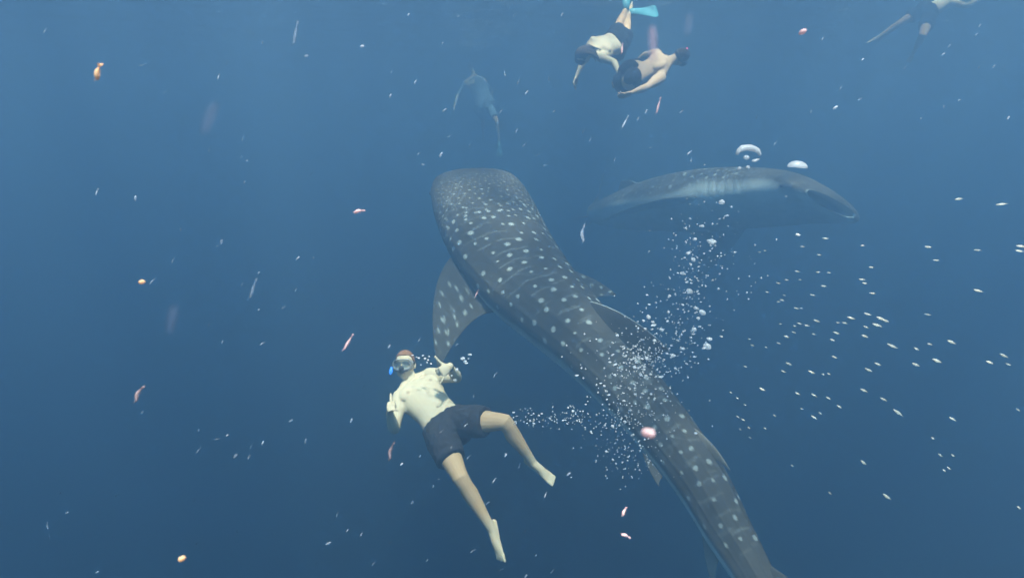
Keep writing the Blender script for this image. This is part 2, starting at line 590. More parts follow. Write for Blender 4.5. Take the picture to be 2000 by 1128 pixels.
    faces = [tuple(x) for x in quads.tolist()]
    faces.append(tuple(int(v) for v in idx[0])); faces.append(tuple(int(v) for v in idx[-1][::-1]))
    V_, C_ = [verts], [colr]
    base_n = len(verts)

    def SP(t, lat, up):
        p, T, U, Lf = spine(t)
        return p + Lf * lat * L + U * up * L

    # fins, part of the same body
    for fin in fins:
        A, B, C = [SP(*fin[k]) if not isinstance(fin[k], Vector) else to_np(fin[k]) for k in ('front', 'back', 'tip')]
        c1 = SP(*fin['lead']) if 'lead' in fin else (A + C) / 2
        c2 = SP(*fin['trail']) if 'trail' in fin else (B + C) / 2
        ns, nc = (44, 40) if NS > 400 else (24, 24)
        nrm = np.cross(B - A, C - A); nrm /= np.linalg.norm(nrm)
        if 'topdir' in fin:
            if nrm.dot(SP(.5, *fin['topdir']) - SP(.5, 0, 0)) < 0: nrm = -nrm
        fv, fc = [], []
        spots = [(rng.uniform(.05, .93), rng.uniform(.12, .9), rng.uniform(.7, 1.2)) for _ in range(fin.get('spots', 0))]
        def fin_pt(s_, u_):
            le_ = (1 - s_) ** 2 * A + 2 * s_ * (1 - s_) * c1 + s_ ** 2 * C
            te_ = (1 - s_) ** 2 * B + 2 * s_ * (1 - s_) * c2 + s_ ** 2 * C
            return le_ + (te_ - le_) * u_
        keep = []
        for a_, b_, k_ in spots:
            p_ = fin_pt(a_, b_)
            if all(np.linalg.norm(p_ - o_) > .095 for o_, _ in keep):
                keep.append((p_, k_))
        spots = keep
        chord0 = np.linalg.norm(B - A); span0 = np.linalg.norm(C - (A + B) / 2)
        for i in range(ns):
            s_ = 1 - (1 - i / (ns - 1)) ** 1.15
            le = (1 - s_) ** 2 * A + 2 * s_ * (1 - s_) * c1 + s_ ** 2 * C
            te = (1 - s_) ** 2 * B + 2 * s_ * (1 - s_) * c2 + s_ ** 2 * C
            ch = np.linalg.norm(te - le)
            thk = fin.get('thick', .10) * (chord0 * 0.65 * (1 - s_) ** 0.8 + 0.012) * 0.5
            thk *= 1 + 1.1 * math.exp(-s_ / .08)
            for j in range(nc):
                a = 2 * math.pi * j / nc
                u = 0.5 - 0.5 * math.cos(a)
                h = math.sin(a) * thk * (1 - u * .55)
                p = le + (te - le) * u + nrm * h
                fv.append(p)
                top = math.sin(a) >= 0
                if fin.get('flat') and not top:
                    cc = np.array([.42, .46, .43])
                else:
                    cc = back * fin.get('tone', 1.0)
                    if fin.get('edge') and (u < .02):
                        cc = np.array([.26, .28, .27])  # rim light painted along the fin's leading edge
                    m_ = 0
                    for (sp_, k) in spots:
                        dv = le + (te - le) * u - sp_
                        d = math.sqrt(dv.dot(dv))
                        m_ = max(m_, float(1 - smoothstep(.013 * k, .027 * k, d)))
                    cc = cc * (1 - m_) + spotc * m_ * .7
                fc.append(cc)
        nb = sum(len(x) for x in V_)
        for i in range(ns - 1):
            for j in range(nc):
                k = (j + 1) % nc
                faces.append((nb + i * nc + j, nb + i * nc + k, nb + (i + 1) * nc + k, nb + (i + 1) * nc + j))
        faces.append(tuple(nb + j for j in range(nc - 1, -1, -1)))
        faces.append(tuple(nb + (ns - 1) * nc + j for j in range(nc)))
        V_.append(np.array(fv)); C_.append(np.array(fc))
    allv = np.concatenate(V_); allcol = np.concatenate(C_)
    root = empty(name, Vector(spine(0.45)[0]))
    tag(root, label, 'whale shark')
    me = mesh_from('body', allv, faces, M_SHARK, True, allcol)
    bmx = bmesh.new(); bmx.from_mesh(me); bmesh.ops.recalc_face_normals(bmx, faces=bmx.faces); bmx.to_mesh(me); bmx.free()
    link('body', me, root)
    # eyes
    for sgn in (1, -1):
        p, T, U, Lf = spine(.055)
        w = float(np.interp(.055, tt, W))
        g = Geo(); g.ellipsoid(Vector(p + Lf * sgn * (w * .985 + .012) - U * 0.06 * w), (Vector(T), Vector(U), Vector(Lf)), (.032, .026, .02), 12, 8)
        link('eye', g.mesh('eye', M_BLACKRUBBER), root)
    return root, SP


main_ctrl = [P(922, 338, 9.0), P(946, 405, 8.6), P(982, 485, 8.1), P(1036, 563, 7.6), P(1098, 627, 7.1), P(1160, 690, 6.65),
             P(1222, 757, 6.25), P(1284, 830, 5.9), P(1333, 893, 5.6), P(1378, 962, 5.35), P(1420, 1040, 5.15), P(1462, 1112, 5.0)]
main_fins = [
    dict(front=(.225, .085, -.020), back=(.405, .070, -.035), tip=(.430, .185, -.140), lead=(.275, .178, -.045), trail=(.355, .105, -.050), flat=True, topdir=(0, .05), spots=160, thick=.16),
    dict(front=(.265, -.085, -.020), back=(.38, -.070, -.030), tip=(.445, -.152, .03), lead=(.355, -.165, .02), trail=(.40, -.110, -.01), flat=True, topdir=(0, .05), spots=160, thick=.16),
    dict(front=(.515, 0, .060), back=(.70, 0, .040), tip=(.715, 0, .100), lead=(.61, 0, .104), trail=(.70, 0, .072), spots=3, thick=.14, tone=.8, edge=True),
    dict(front=(.805, 0, .040), back=(.865, 0, .034), tip=(.895, 0, .052), lead=(.855, 0, .060), trail=(.865, 0, .042), spots=0, thick=.18, tone=2.6),
    dict(front=(.80, .036, -.026), back=(.85, .032, -.024), tip=(.865, .042, -.030), lead=(.84, .046, -.030), trail=(.855, .042, -.030), flat=True, topdir=(0, .05), thick=.16, tone=1.6),
    dict(front=(.80, -.036, -.026), back=(.85, -.032, -.024), tip=(.875, -.054, -.040), lead=(.84, -.054, -.034), trail=(.855, -.042, -.030), flat=True, topdir=(0, .05), thick=.16),
    dict(front=(.92, 0, -.026), back=(.97, 0, -.024), tip=(1.0, 0, -.058), lead=(.96, 0, -.052), trail=(.975, 0, -.036), thick=.16, tone=4.0),
    dict(front=(1.0, 0, .026), back=(1.09, 0, .0), tip=(1.27, 0, .22), lead=(1.12, 0, .09), trail=(1.14, 0, .07), thick=.12, spots=14),
    dict(front=(1.02, 0, -.018), back=(1.09, 0, .0), tip=(1.14, 0, -.11), lead=(1.08, 0, -.06), trail=(1.10, 0, -.03), thick=.12, spots=5),
]
make_shark('whale_shark', 'large spotted whale shark swimming away upward behind the shirtless swimmer', main_ctrl, 2, -20, 600, 256, main_fins, 3)

far_ctrl = [P(1622, 398, 9.54), P(1578, 390, 9.91), P(1500, 388, 10.39), P(1410, 392, 10.93), P(1320, 400, 11.52), P(1245, 410, 12.32), P(1195, 416, 13.39), P(1170, 416, 14.57), P(1160, 412, 15.64)]
far_fins = [dict(f) for f in main_fins]
far_fins[1].update(tip=(.43, -.185, -.10), lead=(.33, -.185, -.04), trail=(.36, -.115, -.05))
make_shark('whale_shark', 'distant pale bellied whale shark with its wide mouth open, facing right', far_ctrl, 22, 22, 340, 140, far_fins, 8, gape=1.15, girth=.92, mouth_w=1.6, back_k=1.5, lip_col=(.36, .39, .36), belly_line=(-.25, -.05, .24, .24, .0, .25), spot_k=1.1, belly_soft=.6)


# ------------------------------------------------------------------ people
def lerp(a, b, t):
    return a + (b - a) * t


def hand(g, wrist, D, N, left, gesture, k=1.0):
    """Palm, four unequal fingers and a thumb. D points along the palm, N out of it."""
    D = D.normalized(); N = (N - D * N.dot(D)).normalized()
    T = N.cross(D) if left else D.cross(N)
    w = wrist
    g.tube([w - D * .02 * k, w + D * .015 * k, w + D * .05 * k, w + D * .088 * k], [(.026 * k, .020 * k), (.030 * k, .020 * k), (.041 * k, .016 * k), (.041 * k, .013 * k)], lat=T, seg=14)
    curl = {'shaka': [(75, 95, 60), (80, 95, 60), (80, 92, 60), (8, 10, 8)], 'relaxed': [(18, 25, 15), (22, 28, 18), (26, 30, 20), (30, 34, 22)],
            'thumb': [(70, 95, 60), (78, 95, 60), (80, 92, 60), (55, 45, 30)]}[gesture]
    lens = [(.040, .026, .021), (.045, .029, .022), (.041, .027, .021), (.033, .021, .018)]
    offs = [.030, .010, -.010, -.029]
    for f in range(4):
        p = w + D * (.086 - .004 * abs(f - 1)) * k + T * offs[f] * k
        base = w + D * .06 * k + T * offs[f] * .85 * k
        pts = [base, p]
        spread = {'shaka': (0, 0, 0, -.55), 'relaxed': (.12, .03, -.05, -.16), 'thumb': (0, 0, 0, -.1)}[gesture][f]
        ang = 0
        d0 = (D + T * spread).normalized()
        for q in range(3):
            ang += R(curl[f][q])
            d = d0 * math.cos(ang) + N * math.sin(ang)
            p = p + d * lens[f][q] * k
            pts.append(p)
        r = (.0095 if f < 3 else .008) * k
        g.tube(pts, [r * 1.05, r * 1.08, r, r * .95, r * .85], seg=10)
    tb = w + D * .022 * k + T * .022 * k + N * .006 * k
    td = (T * .85 + D * .50 + N * .15).normalized() if gesture != 'relaxed' else (T * .45 + D * .85 + N * .2).normalized()
    td2 = (T * .95 + D * .25).normalized() if gesture != 'relaxed' else (T * .2 + D * .95 + N * .15).normalized()
    g.tube([w + D * .012 * k + T * .008 * k, tb, tb + td * .040 * k, tb + td * .040 * k + td2 * .032 * k, tb + td * .04 * k + td2 * .058 * k], [.016 * k, .0165 * k, .0115 * k, .0105 * k, .009 * k], seg=10)


def foot(g, knee, ankle, toe, side):
    """Heel, arch, ball and five toes."""
    S = (ankle - knee).normalized()
    F = (toe - ankle).normalized()
    fl = (toe - ankle).length
    up = -S + F * S.dot(F)                       # top of the foot
    if up.length < 0.35:
        k2 = S.orthogonal()
        up = up + side.cross(F) * 0.6
    up = (up - F * up.dot(F)).normalized()
    lat = F.cross(up).normalized()
    heel = ankle - F * .045 - up * .030
    g.tube([heel, ankle - F * .015 - up * .024, ankle + F * fl * .35 - up * .020, ankle + F * fl * .62 - up * .026, ankle + F * fl * .80 - up * .030],
           [(.027, .026), (.031, .032), (.033, .031), (.041, .022), (.042, .015)], lat=lat, seg=14)
    g.tube([ankle, ankle + F * fl * .35 - up * .004, ankle + F * fl * .62 - up * .018], [(.033, .034), (.029, .026), (.032, .017)], lat=lat, seg=12)
    for i in range(5):
        o = (i - 2) * .0165
        ln = (.048, .046, .042, .036, .030)[i] if side.dot(lat) > 0 else (.030, .036, .042, .046, .048)[i]
        b = ankle + F * fl * .76 - up * .031 + lat * o
        r = .0125 if ln == .048 else .009
        g.tube([b, b + F * ln * .6 + up * .002, b + F * ln - up * .003], [r, r, r * .9], seg=8)


def make_person(name, label, J, voxel, skin, shorts_mat, shorts_len=.62, hair_mat=None, hair_long=False, mask=None, snorkel=None, fins=(), gestures=('relaxed', 'relaxed'),
                handdir=None, top_mat=None, watch=False, shorts_flare=1.22, girth=1.0, cat='person', shorts_to=None, leg_tan=(.95, .74, .58)):
    """Joints J are points of the place; L and R are the person's own left and right."""
    g = Geo()
    pel, neck = J['pelvis'], J['neck']
    u = (neck - pel).normalized()
    tl = (neck - pel).length
    lat_s = J['shoulder_L'] - J['shoulder_R']; lat_s = (lat_s - u * lat_s.dot(u)).normalized()
    lat_h = J['hip_L'] - J['hip_R']; lat_h = (lat_h - u * lat_h.dot(u)).normalized()
    k = tl / .52 * girth
    st = [(-.16, .085, .080, -.005), (-.08, .150, .100, -.012), (0, .168, .108, -.010), (.10, .158, .102, 0), (.22, .146, .097, .004), (.36, .142, .098, .008), (.52, .152, .106, .008),
          (.66, .164, .114, .004), (.78, .172, .112, -.004), (.88, .160, .096, -.012), (.95, .115, .076, -.016), (1.01, .065, .062, -.014)]
    rings = []
    for z, w, d, off in st:
        lat = lerp(lat_h, lat_s, max(0, min(1, z))).normalized()
        fr_ = lat.cross(u).normalized()
        c = pel + u * z * tl + fr_ * off * k
        ring = []
        for j in range(28):
            a = 2 * math.pi * j / 28
            ca, sa = math.cos(a), math.sin(a)
            n_ = 2 / 2.35
            ring.append(c + lat * (w * k * math.copysign(abs(ca) ** n_, ca)) + fr_ * (d * k * math.copysign(abs(sa) ** n_, sa)))
        rings.append(ring)
    g.grid_tube(rings)
    front = lat_s.cross(u).normalized()
    # chest muscles, trapezius, shoulder blades
    for sgn in (1, -1):
        g.ellipsoid(pel + u * .76 * tl + lat_s * sgn * .078 * k + front * .070 * k, (lat_s, u, front), (.086 * k, .066 * k, .037 * k))
        g.ellipsoid(pel + u * .74 * tl + lat_s * sgn * .085 * k - front * .080 * k, (lat_s, u, front), (.060 * k, .085 * k, .034 * k))
        g.ellipsoid(pel - u * .04 * tl + lat_s * sgn * .075 * k - front * .070 * k, (lat_s, u, front), (.082 * k, .095 * k, .075 * k))
        sh = J['shoulder_L'] if sgn > 0 else J['shoulder_R']
        g.tube([neck + u * .04 * k, lerp(neck, sh, .45) + u * .018 * k, sh], [.045 * k, .042 * k, .048 * k])
        g.tube([pel + u * .66 * tl + lat_s * sgn * .12 * k, lerp(pel + u * .78 * tl + lat_s * sgn * .13 * k, sh, .5), sh], [.06 * k, .060 * k, .050 * k])
    for sgn in (1, -1):
        sh = J['shoulder_L'] if sgn > 0 else J['shoulder_R']
        b0 = pel + u * .93 * tl + front * .062 * k
        g.tube([b0 + lat_s * sgn * .015, lerp(b0, sh, .5) + front * .022 * k + u * .008, lerp(b0, sh, .92) + u * .02], [.012, .011, .012], seg=8)
    # head
    hc = J['head']; fd = J['face'].normalized(); hu = J['head_up']; hu = (hu - fd * hu.dot(fd)).normalized(); hl = hu.cross(fd) * 1.0
    hl = fd.cross(hu) * -1.0
    hk = J.get('head_k', 1.0)
    g.tube([pel + u * .97 * tl, lerp(neck, hc, .5) - fd * .012, hc - hu * .02 - fd * .015], [.060, .054, .056])
    g.ellipsoid(hc + hu * .030 * hk - fd * .012, (hl, fd, hu), (.076 * hk, .096 * hk, .092 * hk))
    g.ellipsoid(hc - hu * .030 * hk + fd * .022, (hl, fd, hu), (.064 * hk, .072 * hk, .078 * hk))
    g.ellipsoid(hc - hu * .082 * hk + fd * .052, (hl, fd, hu), (.034 * hk, .034 * hk, .026 * hk))
    for sgn in (1, -1):
        g.ellipsoid(hc - hu * .062 * hk + fd * .015 + hl * sgn * .045 * hk, (hl, fd, hu), (.018, .040, .028), 12, 8)
        g.ellipsoid(hc - hu * .005 - fd * .012 + hl * sgn * .078 * hk, (hl, fd, hu), (.012, .020, .030), 10, 8)
        g.ellipsoid(hc - hu * .020 + fd * .075 * hk + hl * sgn * .034, (hl, fd, hu), (.024, .018, .020), 10, 8)
    g.tube([hc + hu * .012 + fd * .086 * hk, hc - hu * .012 + fd * .100 * hk, hc - hu * .026 + fd * .104 * hk], [.011, .013, .016])
    for z_, f_ in ((-.052, .094), (-.064, .092)):
        g.tube([hc + hu * z_ + fd * (f_ - .012) - hl * .024, hc + hu * (z_ - .003) + fd * f_, hc + hu * z_ + fd * (f_ - .012) + hl * .024], [.006, .0085, .006], seg=8)
    # limbs
    for sd in 'LR':
        sh, el, wr = J['shoulder_' + sd], J['elbow_' + sd], J['wrist_' + sd]
        ua, fa = el - sh, wr - el
        g.tube([sh, sh + ua * .18, sh + ua * .45, sh + ua * .75, el, el + fa * .22, el + fa * .5, el + fa * .8, wr],
               [.058 * girth, .060 * girth, .053 * girth, .046, .043, .046, .041, .032, .028], seg=14)
        hp, kn, an, to = J['hip_' + sd], J['knee_' + sd], J['ankle_' + sd], J['toe_' + sd]
        th, sk = kn - hp, an - kn
        bend = (kn - lerp(hp, an, .5))
        fw = bend - sk.normalized() * bend.dot(sk.normalized())
        fw = fw.normalized() if fw.length > .02 else front
        g.tube([hp, hp + th * .2, hp + th * .5, hp + th * .8, kn - th * .08 - fw * .004, kn - fw * .008, kn + sk * .09 - fw * .006, kn + sk * .16 - fw * .006, kn + sk * .32 - fw * .014, kn + sk * .55 - fw * .008, kn + sk * .8, an],
               [.098 * girth, .097 * girth, .083 * girth, .070, .063, .061, .058, .056, .060, .050, .038, .034], seg=16)
        foot(g, kn, an, to, lat_h if sd == 'L' else -lat_h)
        if handdir and sd in handdir:
            D, N = handdir[sd]
        else:
            D = fa.normalized(); N = (-lat_s if sd == 'L' else lat_s)
        hand(g, wr, D, N, sd == 'L', gestures[0 if sd == 'L' else 1], 1.08)
    me = fuse(g, 'body', voxel, 5, M_SKIN)
    co = coords(me)
    cols = np.tile(np.array(skin), (len(co), 1))

    def dab(p, r0, c, k_=1.0, soft=.5):
        nonlocal cols
        d = np.linalg.norm(co - to_np(p), axis=1)
        m = (k_ * (1 - smoothstep(r0 * soft, r0, d)))[:, None]
        cols = cols * (1 - m) + np.array(c) * m
    sk_ = np.array(skin)

    def segd(a, b):
        a, b = to_np(a), to_np(b)
        ab = b - a
        t = np.clip((co - a) @ ab / ab.dot(ab), 0, 1)
        return np.linalg.norm(co - (a + t[:, None] * ab), axis=1), t
    for sd in 'LR':
        for a_, b_ in (('hip_', 'knee_'), ('knee_', 'ankle_')):
            d, t = segd(J[a_ + sd], J[b_ + sd])
            m = (1 - smoothstep(.13, .17, d)) * (smoothstep(.2, .75, t) if a_ == 'hip_' else 1 - smoothstep(.55, 1.0, t) * .8)
            cols = cols * (1 - m[:, None]) + np.array(skin) * leg_tan * m[:, None]
    for sgn in (1, -1):
        dab(pel + u * .735 * tl + lat_s * sgn * .098 * k + front * .112 * k, .020, sk_ * (.62, .50, .46), .9)
        dab(J['knee_L' if sgn > 0 else 'knee_R'], .085, sk_ * (1.0, .80, .70), .6, .1)
        dab(J['elbow_L' if sgn > 0 else 'elbow_R'], .05, sk_ * (.95, .8, .72), .5, .1)
    dab(pel + u * .26 * tl + front * .100 * k, .014, sk_ * (.5, .42, .4), .9)
    dab(hc - hu * .054 + fd * .094 * hk, .016, np.array([.22, .08, .07]), .8)
    for sgn in (1, -1):
        dab(hc - hu * .055 + fd * .088 * hk + hl * sgn * .014, .012, np.array([.22, .08, .07]), .8)
    set_cols(me, cols)
    root = empty(name, pel)
    tag(root, label, cat)
    link('body', me, root)
    # shorts
    if shorts_mat:
        q = Geo()
        rings = []
        for z, w, d, off in [(-.19, .080, .09, -.005), (-.10, .165, .122, -.012), (0, .184, .132, -.012), (.08, .176, .124, -.004), (.145, .164, .114, 0)]:
            fr_ = lat_h.cross(u).normalized()
            c = pel + u * z * tl + fr_ * off * k
            rings.append([c + lat_h * (w * k * math.copysign(abs(math.cos(a)) ** .85, math.cos(a))) + fr_ * (d * k * math.copysign(abs(math.sin(a)) ** .85, math.sin(a))) for a in [2 * math.pi * j / 28 for j in range(28)]])
        q.grid_tube(rings)
        for sgn in (1, -1):
            q.ellipsoid(pel - u * .04 * tl + lat_h * sgn * .075 * k - front * .074 * k, (lat_h, u, front), (.10 * k, .114 * k, .094 * k))
        for sd in 'LR':
            hp, kn, an = J['hip_' + sd], J['knee_' + sd], J['ankle_' + sd]
            th = kn - hp
            e = shorts_len
            f = shorts_flare
            q.tube([hp, hp + th * e * .3, hp + th * e * .65, hp + th * e * .97, hp + th * e], [.110 * girth, .113 * girth, .092 * f * girth, .090 * f * girth, .082 * f * girth], round_ends=False, seg=20)
            if shorts_to:
                q.tube([hp + th * .6, kn, lerp(kn, an, .5), lerp(kn, an, .92)], [.078, .062, .062, .042], seg=16)
        sm_ = fuse(q, 'shorts', max(voxel, .008), 2, shorts_mat)
        c2 = coords(sm_)
        nrm = np.empty(len(sm_.vertices) * 3); sm_.vertices.foreach_get('normal', nrm); nrm = nrm.reshape(-1, 3)
        disp = np.array([noise.noise(Vector(p) * 10) * .013 + (.5 - abs(noise.noise(Vector((p[0] * 24, p[1] * 24, p[2] * 11))))) * .012 for p in c2])
        c2 = c2 + nrm * disp[:, None]
        sm_.vertices.foreach_set('co', c2.ravel()); sm_.update()
        link('shorts', sm_, root)
    if top_mat:
        q = Geo()
        rings = []
        for z, w, d, off in st[2:]:
            lat = lerp(lat_h, lat_s, max(0, min(1, z))).normalized(); fr_ = lat.cross(u).normalized(); c = pel + u * z * tl + fr_ * off * k
            rings.append([c + lat * ((w + .012) * k * math.cos(a)) + fr_ * ((d + .02) * k * math.sin(a)) for a in [2 * math.pi * j / 28 for j in range(28)]])
        q.grid_tube(rings)
        for sd in 'LR':
            sh, el = J['shoulder_' + sd], J['elbow_' + sd]
            q.tube([lerp(neck, sh, .4), sh, lerp(sh, el, .5), lerp(sh, el, .9)], [.06, .068, .060, .052])
        link('rash_guard', fuse(q, 'rash_guard', max(voxel, .01), 3, top_mat), root)
    # hair
    if hair_mat:
        vs, fs = [], []
        nu, nv = 40, 22
        c = hc + hu * .030 * hk - fd * .012
        rnd = random.Random(5)
        for i in range(nv + 1):
            ph = math.pi / 2 - i / nv * R(118)
            for j in range(nu):
                a = 2 * math.pi * j / nu
                dirf = math.sin(a)                          # 1 towards the face
                lim = R(32) if dirf > 0.35 else R(-28)
                lim = lerp(R(-30), R(36), float(smoothstep(-.2, .75, np.array(dirf))))
                p_ = max(ph, lim)
                rr_ = 1.045 + .02 * noise.noise((math.cos(a) * 6, math.sin(a) * 6, p_ * 6))
                if ph <= lim: rr_ = .97
                vs.append(c + hl * (.077 * hk * rr_ * math.cos(p_) * math.cos(a)) + fd * (.097 * hk * rr_ * math.cos(p_) * math.sin(a)) + hu * (.093 * hk * rr_ * math.sin(p_)))
        for i in range(nv):
            for j in range(nu):
                k2 = (j + 1) % nu
                fs.append((i * nu + j, (i + 1) * nu + j, (i + 1) * nu + k2, i * nu + k2))
        hg = Geo(); hg.add(vs, fs)
        if hair_long:
            for j in range(9):
                o = hl * (j - 4) * .016
                b = hc + hu * .03 - fd * .07 + o
                w_ = Vector((rnd.uniform(-.03, .03), rnd.uniform(-.03, .03), rnd.uniform(-.03, .03)))
                hg.tube([b, b - hu * .07 - fd * .03 + w_ * .5, b - hu * .15 - fd * .02 + w_, b - hu * .22 + w_ * 2], [.02, .022, .016, .005], seg=8)
        link('hair', hg.mesh('hair', hair_mat), root)
    # mask
    if mask:
        mroot = None

        def rr_loop(hw, hh, fwd, up0, wrap, n=40, nose=0.0):
            out = []
            for j in range(n):
                a = 2 * math.pi * j / n
                ca, sa = math.cos(a), math.sin(a)
                x = hw * math.copysign(abs(ca) ** .62, ca); y = hh * math.copysign(abs(sa) ** .7, sa)
                y -= nose * math.exp(-(x / .022) ** 2) * (1 if sa < 0 else 0)
                out.append(hc + hl * x + hu * (up0 + y) + fd * (fwd - wrap * (x / hw) ** 2))
            return out
        q = Geo()
        q.grid_tube([rr_loop(.080 * hk, .052 * hk, .080, .004, .050, nose=.018), rr_loop(.082 * hk, .052 * hk, .096, .006, .045, nose=.016), rr_loop(.080 * hk, .046 * hk, .118, .010, .030, nose=.008),
                     rr_loop(.074 * hk, .040 * hk, .122, .012, .026), rr_loop(.066 * hk, .033 * hk, .112, .012, .022), rr_loop(.064 * hk, .032 * hk, .085, .012, .030)], cap=False)
        mroot = link('diving_mask', q.mesh('diving_mask', mask), root)
        for sgn in (1, -1):
            q = Geo(); loop = []
            for j in range(24):
                a = 2 * math.pi * j / 24
                x = sgn * .033 * hk + .028 * hk * math.cos(a); y = .012 + .028 * hk * math.sin(a)
                loop.append(hc + hl * x + hu * y + fd * (.117 - .02 * (x / .07) ** 2))
            q.add(loop + [p - fd * .004 for p in loop], [tuple(range(24)), tuple(range(47, 23, -1))] + [(j, 24 + j, 24 + (j + 1) % 24, (j + 1) % 24) for j in range(24)])
            link('lens', q.mesh('lens', M_LENS, False), mroot)
        q = Geo()
        q.ellipsoid(hc - hu * .022 + fd * .118, (hl, fd, hu), (.020, .022, .026))
        q.tube([hc - hu * .036 + fd * .108 - hl * .046, hc - hu * .044 + fd * .112, hc - hu * .036 + fd * .108 + hl * .046], [.006, .009, .006], seg=8)
        link('nose_pocket', q.mesh('nose_pocket', M_BLACKRUBBER), mroot)
        q = Geo(); rings = []
        for wv in (-.011, .011):
            pass
        n = 36
        ri, ro = [], []
        vs = []
        for j in range(n + 1):
            a = R(-20) + R(220) * j / n + math.pi
            for dz, rr_ in ((-.012, 1.07), (.012, 1.07), (.012, 1.03), (-.012, 1.03)):
                vs.append(hc + hl * (.080 * hk * rr_ * math.cos(a)) + fd * (-.012 + .098 * hk * rr_ * math.sin(a)) + hu * (.016 + dz))
        fs = []
        for j in range(n):
            for m_ in range(4):
                fs.append((j * 4 + m_, j * 4 + (m_ + 1) % 4, (j + 1) * 4 + (m_ + 1) % 4, (j + 1) * 4 + m_))
        fs += [(3, 2, 1, 0), tuple(n * 4 + m_ for m_ in range(4))]
        q.add(vs, fs)
        link('strap', q.mesh('strap', M_BLACKRUBBER), mroot)
    if snorkel:
        pts, mat_a, mat_b = snorkel
        q = Geo(); q.tube(pts, [.008] * len(pts), seg=10)
        so_ = link('snorkel', q.mesh('snorkel', mat_a), root)
        q = Geo(); dd = (pts[-1] - pts[-2]).normalized()
        q.tube([pts[-1] - dd * .022, pts[-1] - dd * .006, pts[-1] + dd * .022, pts[-1] + dd * .03], [.011, .0155, .0155, .009], seg=12)
        link('snorkel_tip', q.mesh('snorkel_tip', mat_b), so_)
    if watch:
        el, wr = J['elbow_L'], J['wrist_L']
        d_ = (wr - el).normalized()
        q = Geo(); q.tube([wr - d_ * .030, wr - d_ * .026, wr - d_ * .006, wr - d_ * .002], [.024, .0305, .0305, .024], seg=20, round_ends=False)
        link('wristband', q.mesh('wristband', M_BLACKRUBBER), root)
    for (sd, dirv, ln, fm) in fins:
        an, to = J['ankle_' + sd], J['toe_' + sd]
        F = dirv.normalized(); S = lat_h - F * lat_h.dot(F); S.normalize(); N_ = F.cross(S)
        q = Geo(); rings = []
        for z, w, h in ((-.02, .048, .04), (.10, .056, .036), (.20, .06, .016), (.24, .066, .010), (.24 + ln * .4, .085, .007), (.24 + ln * .8, .10, .005), (.24 + ln, .085, .004)):
            c = an + F * z
            rings.append([c + S * (w * math.cos(a)) + N_ * (h * math.sin(a)) for a in [2 * math.pi * j / 20 for j in range(20)]])
        q.grid_tube(rings)
        link('swim_fin', q.mesh('swim_fin', fm), root)
    return root


SKIN_PALE = (0.50, 0.41, 0.265)
SKIN_TAN = (0.44, 0.30, 0.18)

J = dict(pelvis=P(875, 834, 5.08), neck=P(802, 750, 5.38),
         shoulder_R=P(781, 775, 5.24), shoulder_L=P(839, 732, 5.42),
         elbow_R=P(770, 838, 5.10), wrist_R=P(761, 806, 4.92),
         elbow_L=P(893, 737, 5.28), wrist_L=P(877, 716, 5.06),
         hip_L=P(893, 822, 5.10), hip_R=P(858, 848, 5.03),
         knee_L=P(988, 823, 4.90), ankle_L=P(1040, 903, 5.04), toe_L=P(1086, 938, 4.98),
         knee_R=P(899, 932, 4.78), ankle_R=P(961, 1034, 4.84), toe_R=P(974, 1101, 4.78),
         head=P(791, 713, 5.40), face=V(-.10, .06, 1), head_up=V(-.06, 1, -.06), head_k=.98)
make_person('person', 'shirtless swimmer in dark shorts and dive mask floating back with both hands raised', J, .006, SKIN_PALE, M_SHORTS, .60, M_HAIR, mask=M_SILICONE,
            snorkel=([P(771, 704, 5.36), P(767, 710, 5.36), P(765, 718, 5.35), P(764, 723, 5.34)], M_BLACKRUBBER, M_BLUEPLASTIC),
            gestures=('shaka', 'thumb'), handdir={'R': (V(.05, .62, .78), V(.95, .05, -.1)), 'L': (V(-.5, -.3, .8), V(-.67, -.39, -.565))}, watch=True, girth=1.06)

J = dict(pelvis=P(1238, 149, 8.05), neck=P(1304, 121, 7.95),
         shoulder_R=P(1290, 152, 7.85), shoulder_L=P(1283, 107, 8.05),
         elbow_R=P(1262, 171, 7.72), wrist_R=P(1235, 181, 7.75),
         elbow_L=P(1262, 107, 8.28), wrist_L=P(1246, 118, 8.4),
         hip_L=P(1243, 137, 8.1), hip_R=P(1232, 159, 8.05),
         knee_L=P(1222, 142, 8.45), ankle_L=P(1214, 150, 8.85), toe_L=P(1207, 153, 9.0),
         knee_R=P(1214, 160, 8.4), ankle_R=P(1206, 165, 8.78), toe_R=P(1193, 166, 8.88),
         head=P(1327, 112, 8.0), face=V(.55, -.2, -.8), head_up=V(.85, .3, .4))
make_person('person', 'shirtless snorkeler in black shorts seen from behind, diving toward the right', J, .010, SKIN_TAN, M_BLACKCLOTH, .9, M_DARKHAIR, mask=M_BLACKRUBBER,
            snorkel=([P(1326, 118, 7.92), P(1334, 112, 7.9), P(1338, 104, 7.92), P(1341, 97, 7.95)], M_BLACKRUBBER, M_PINKPLASTIC), girth=1.2)

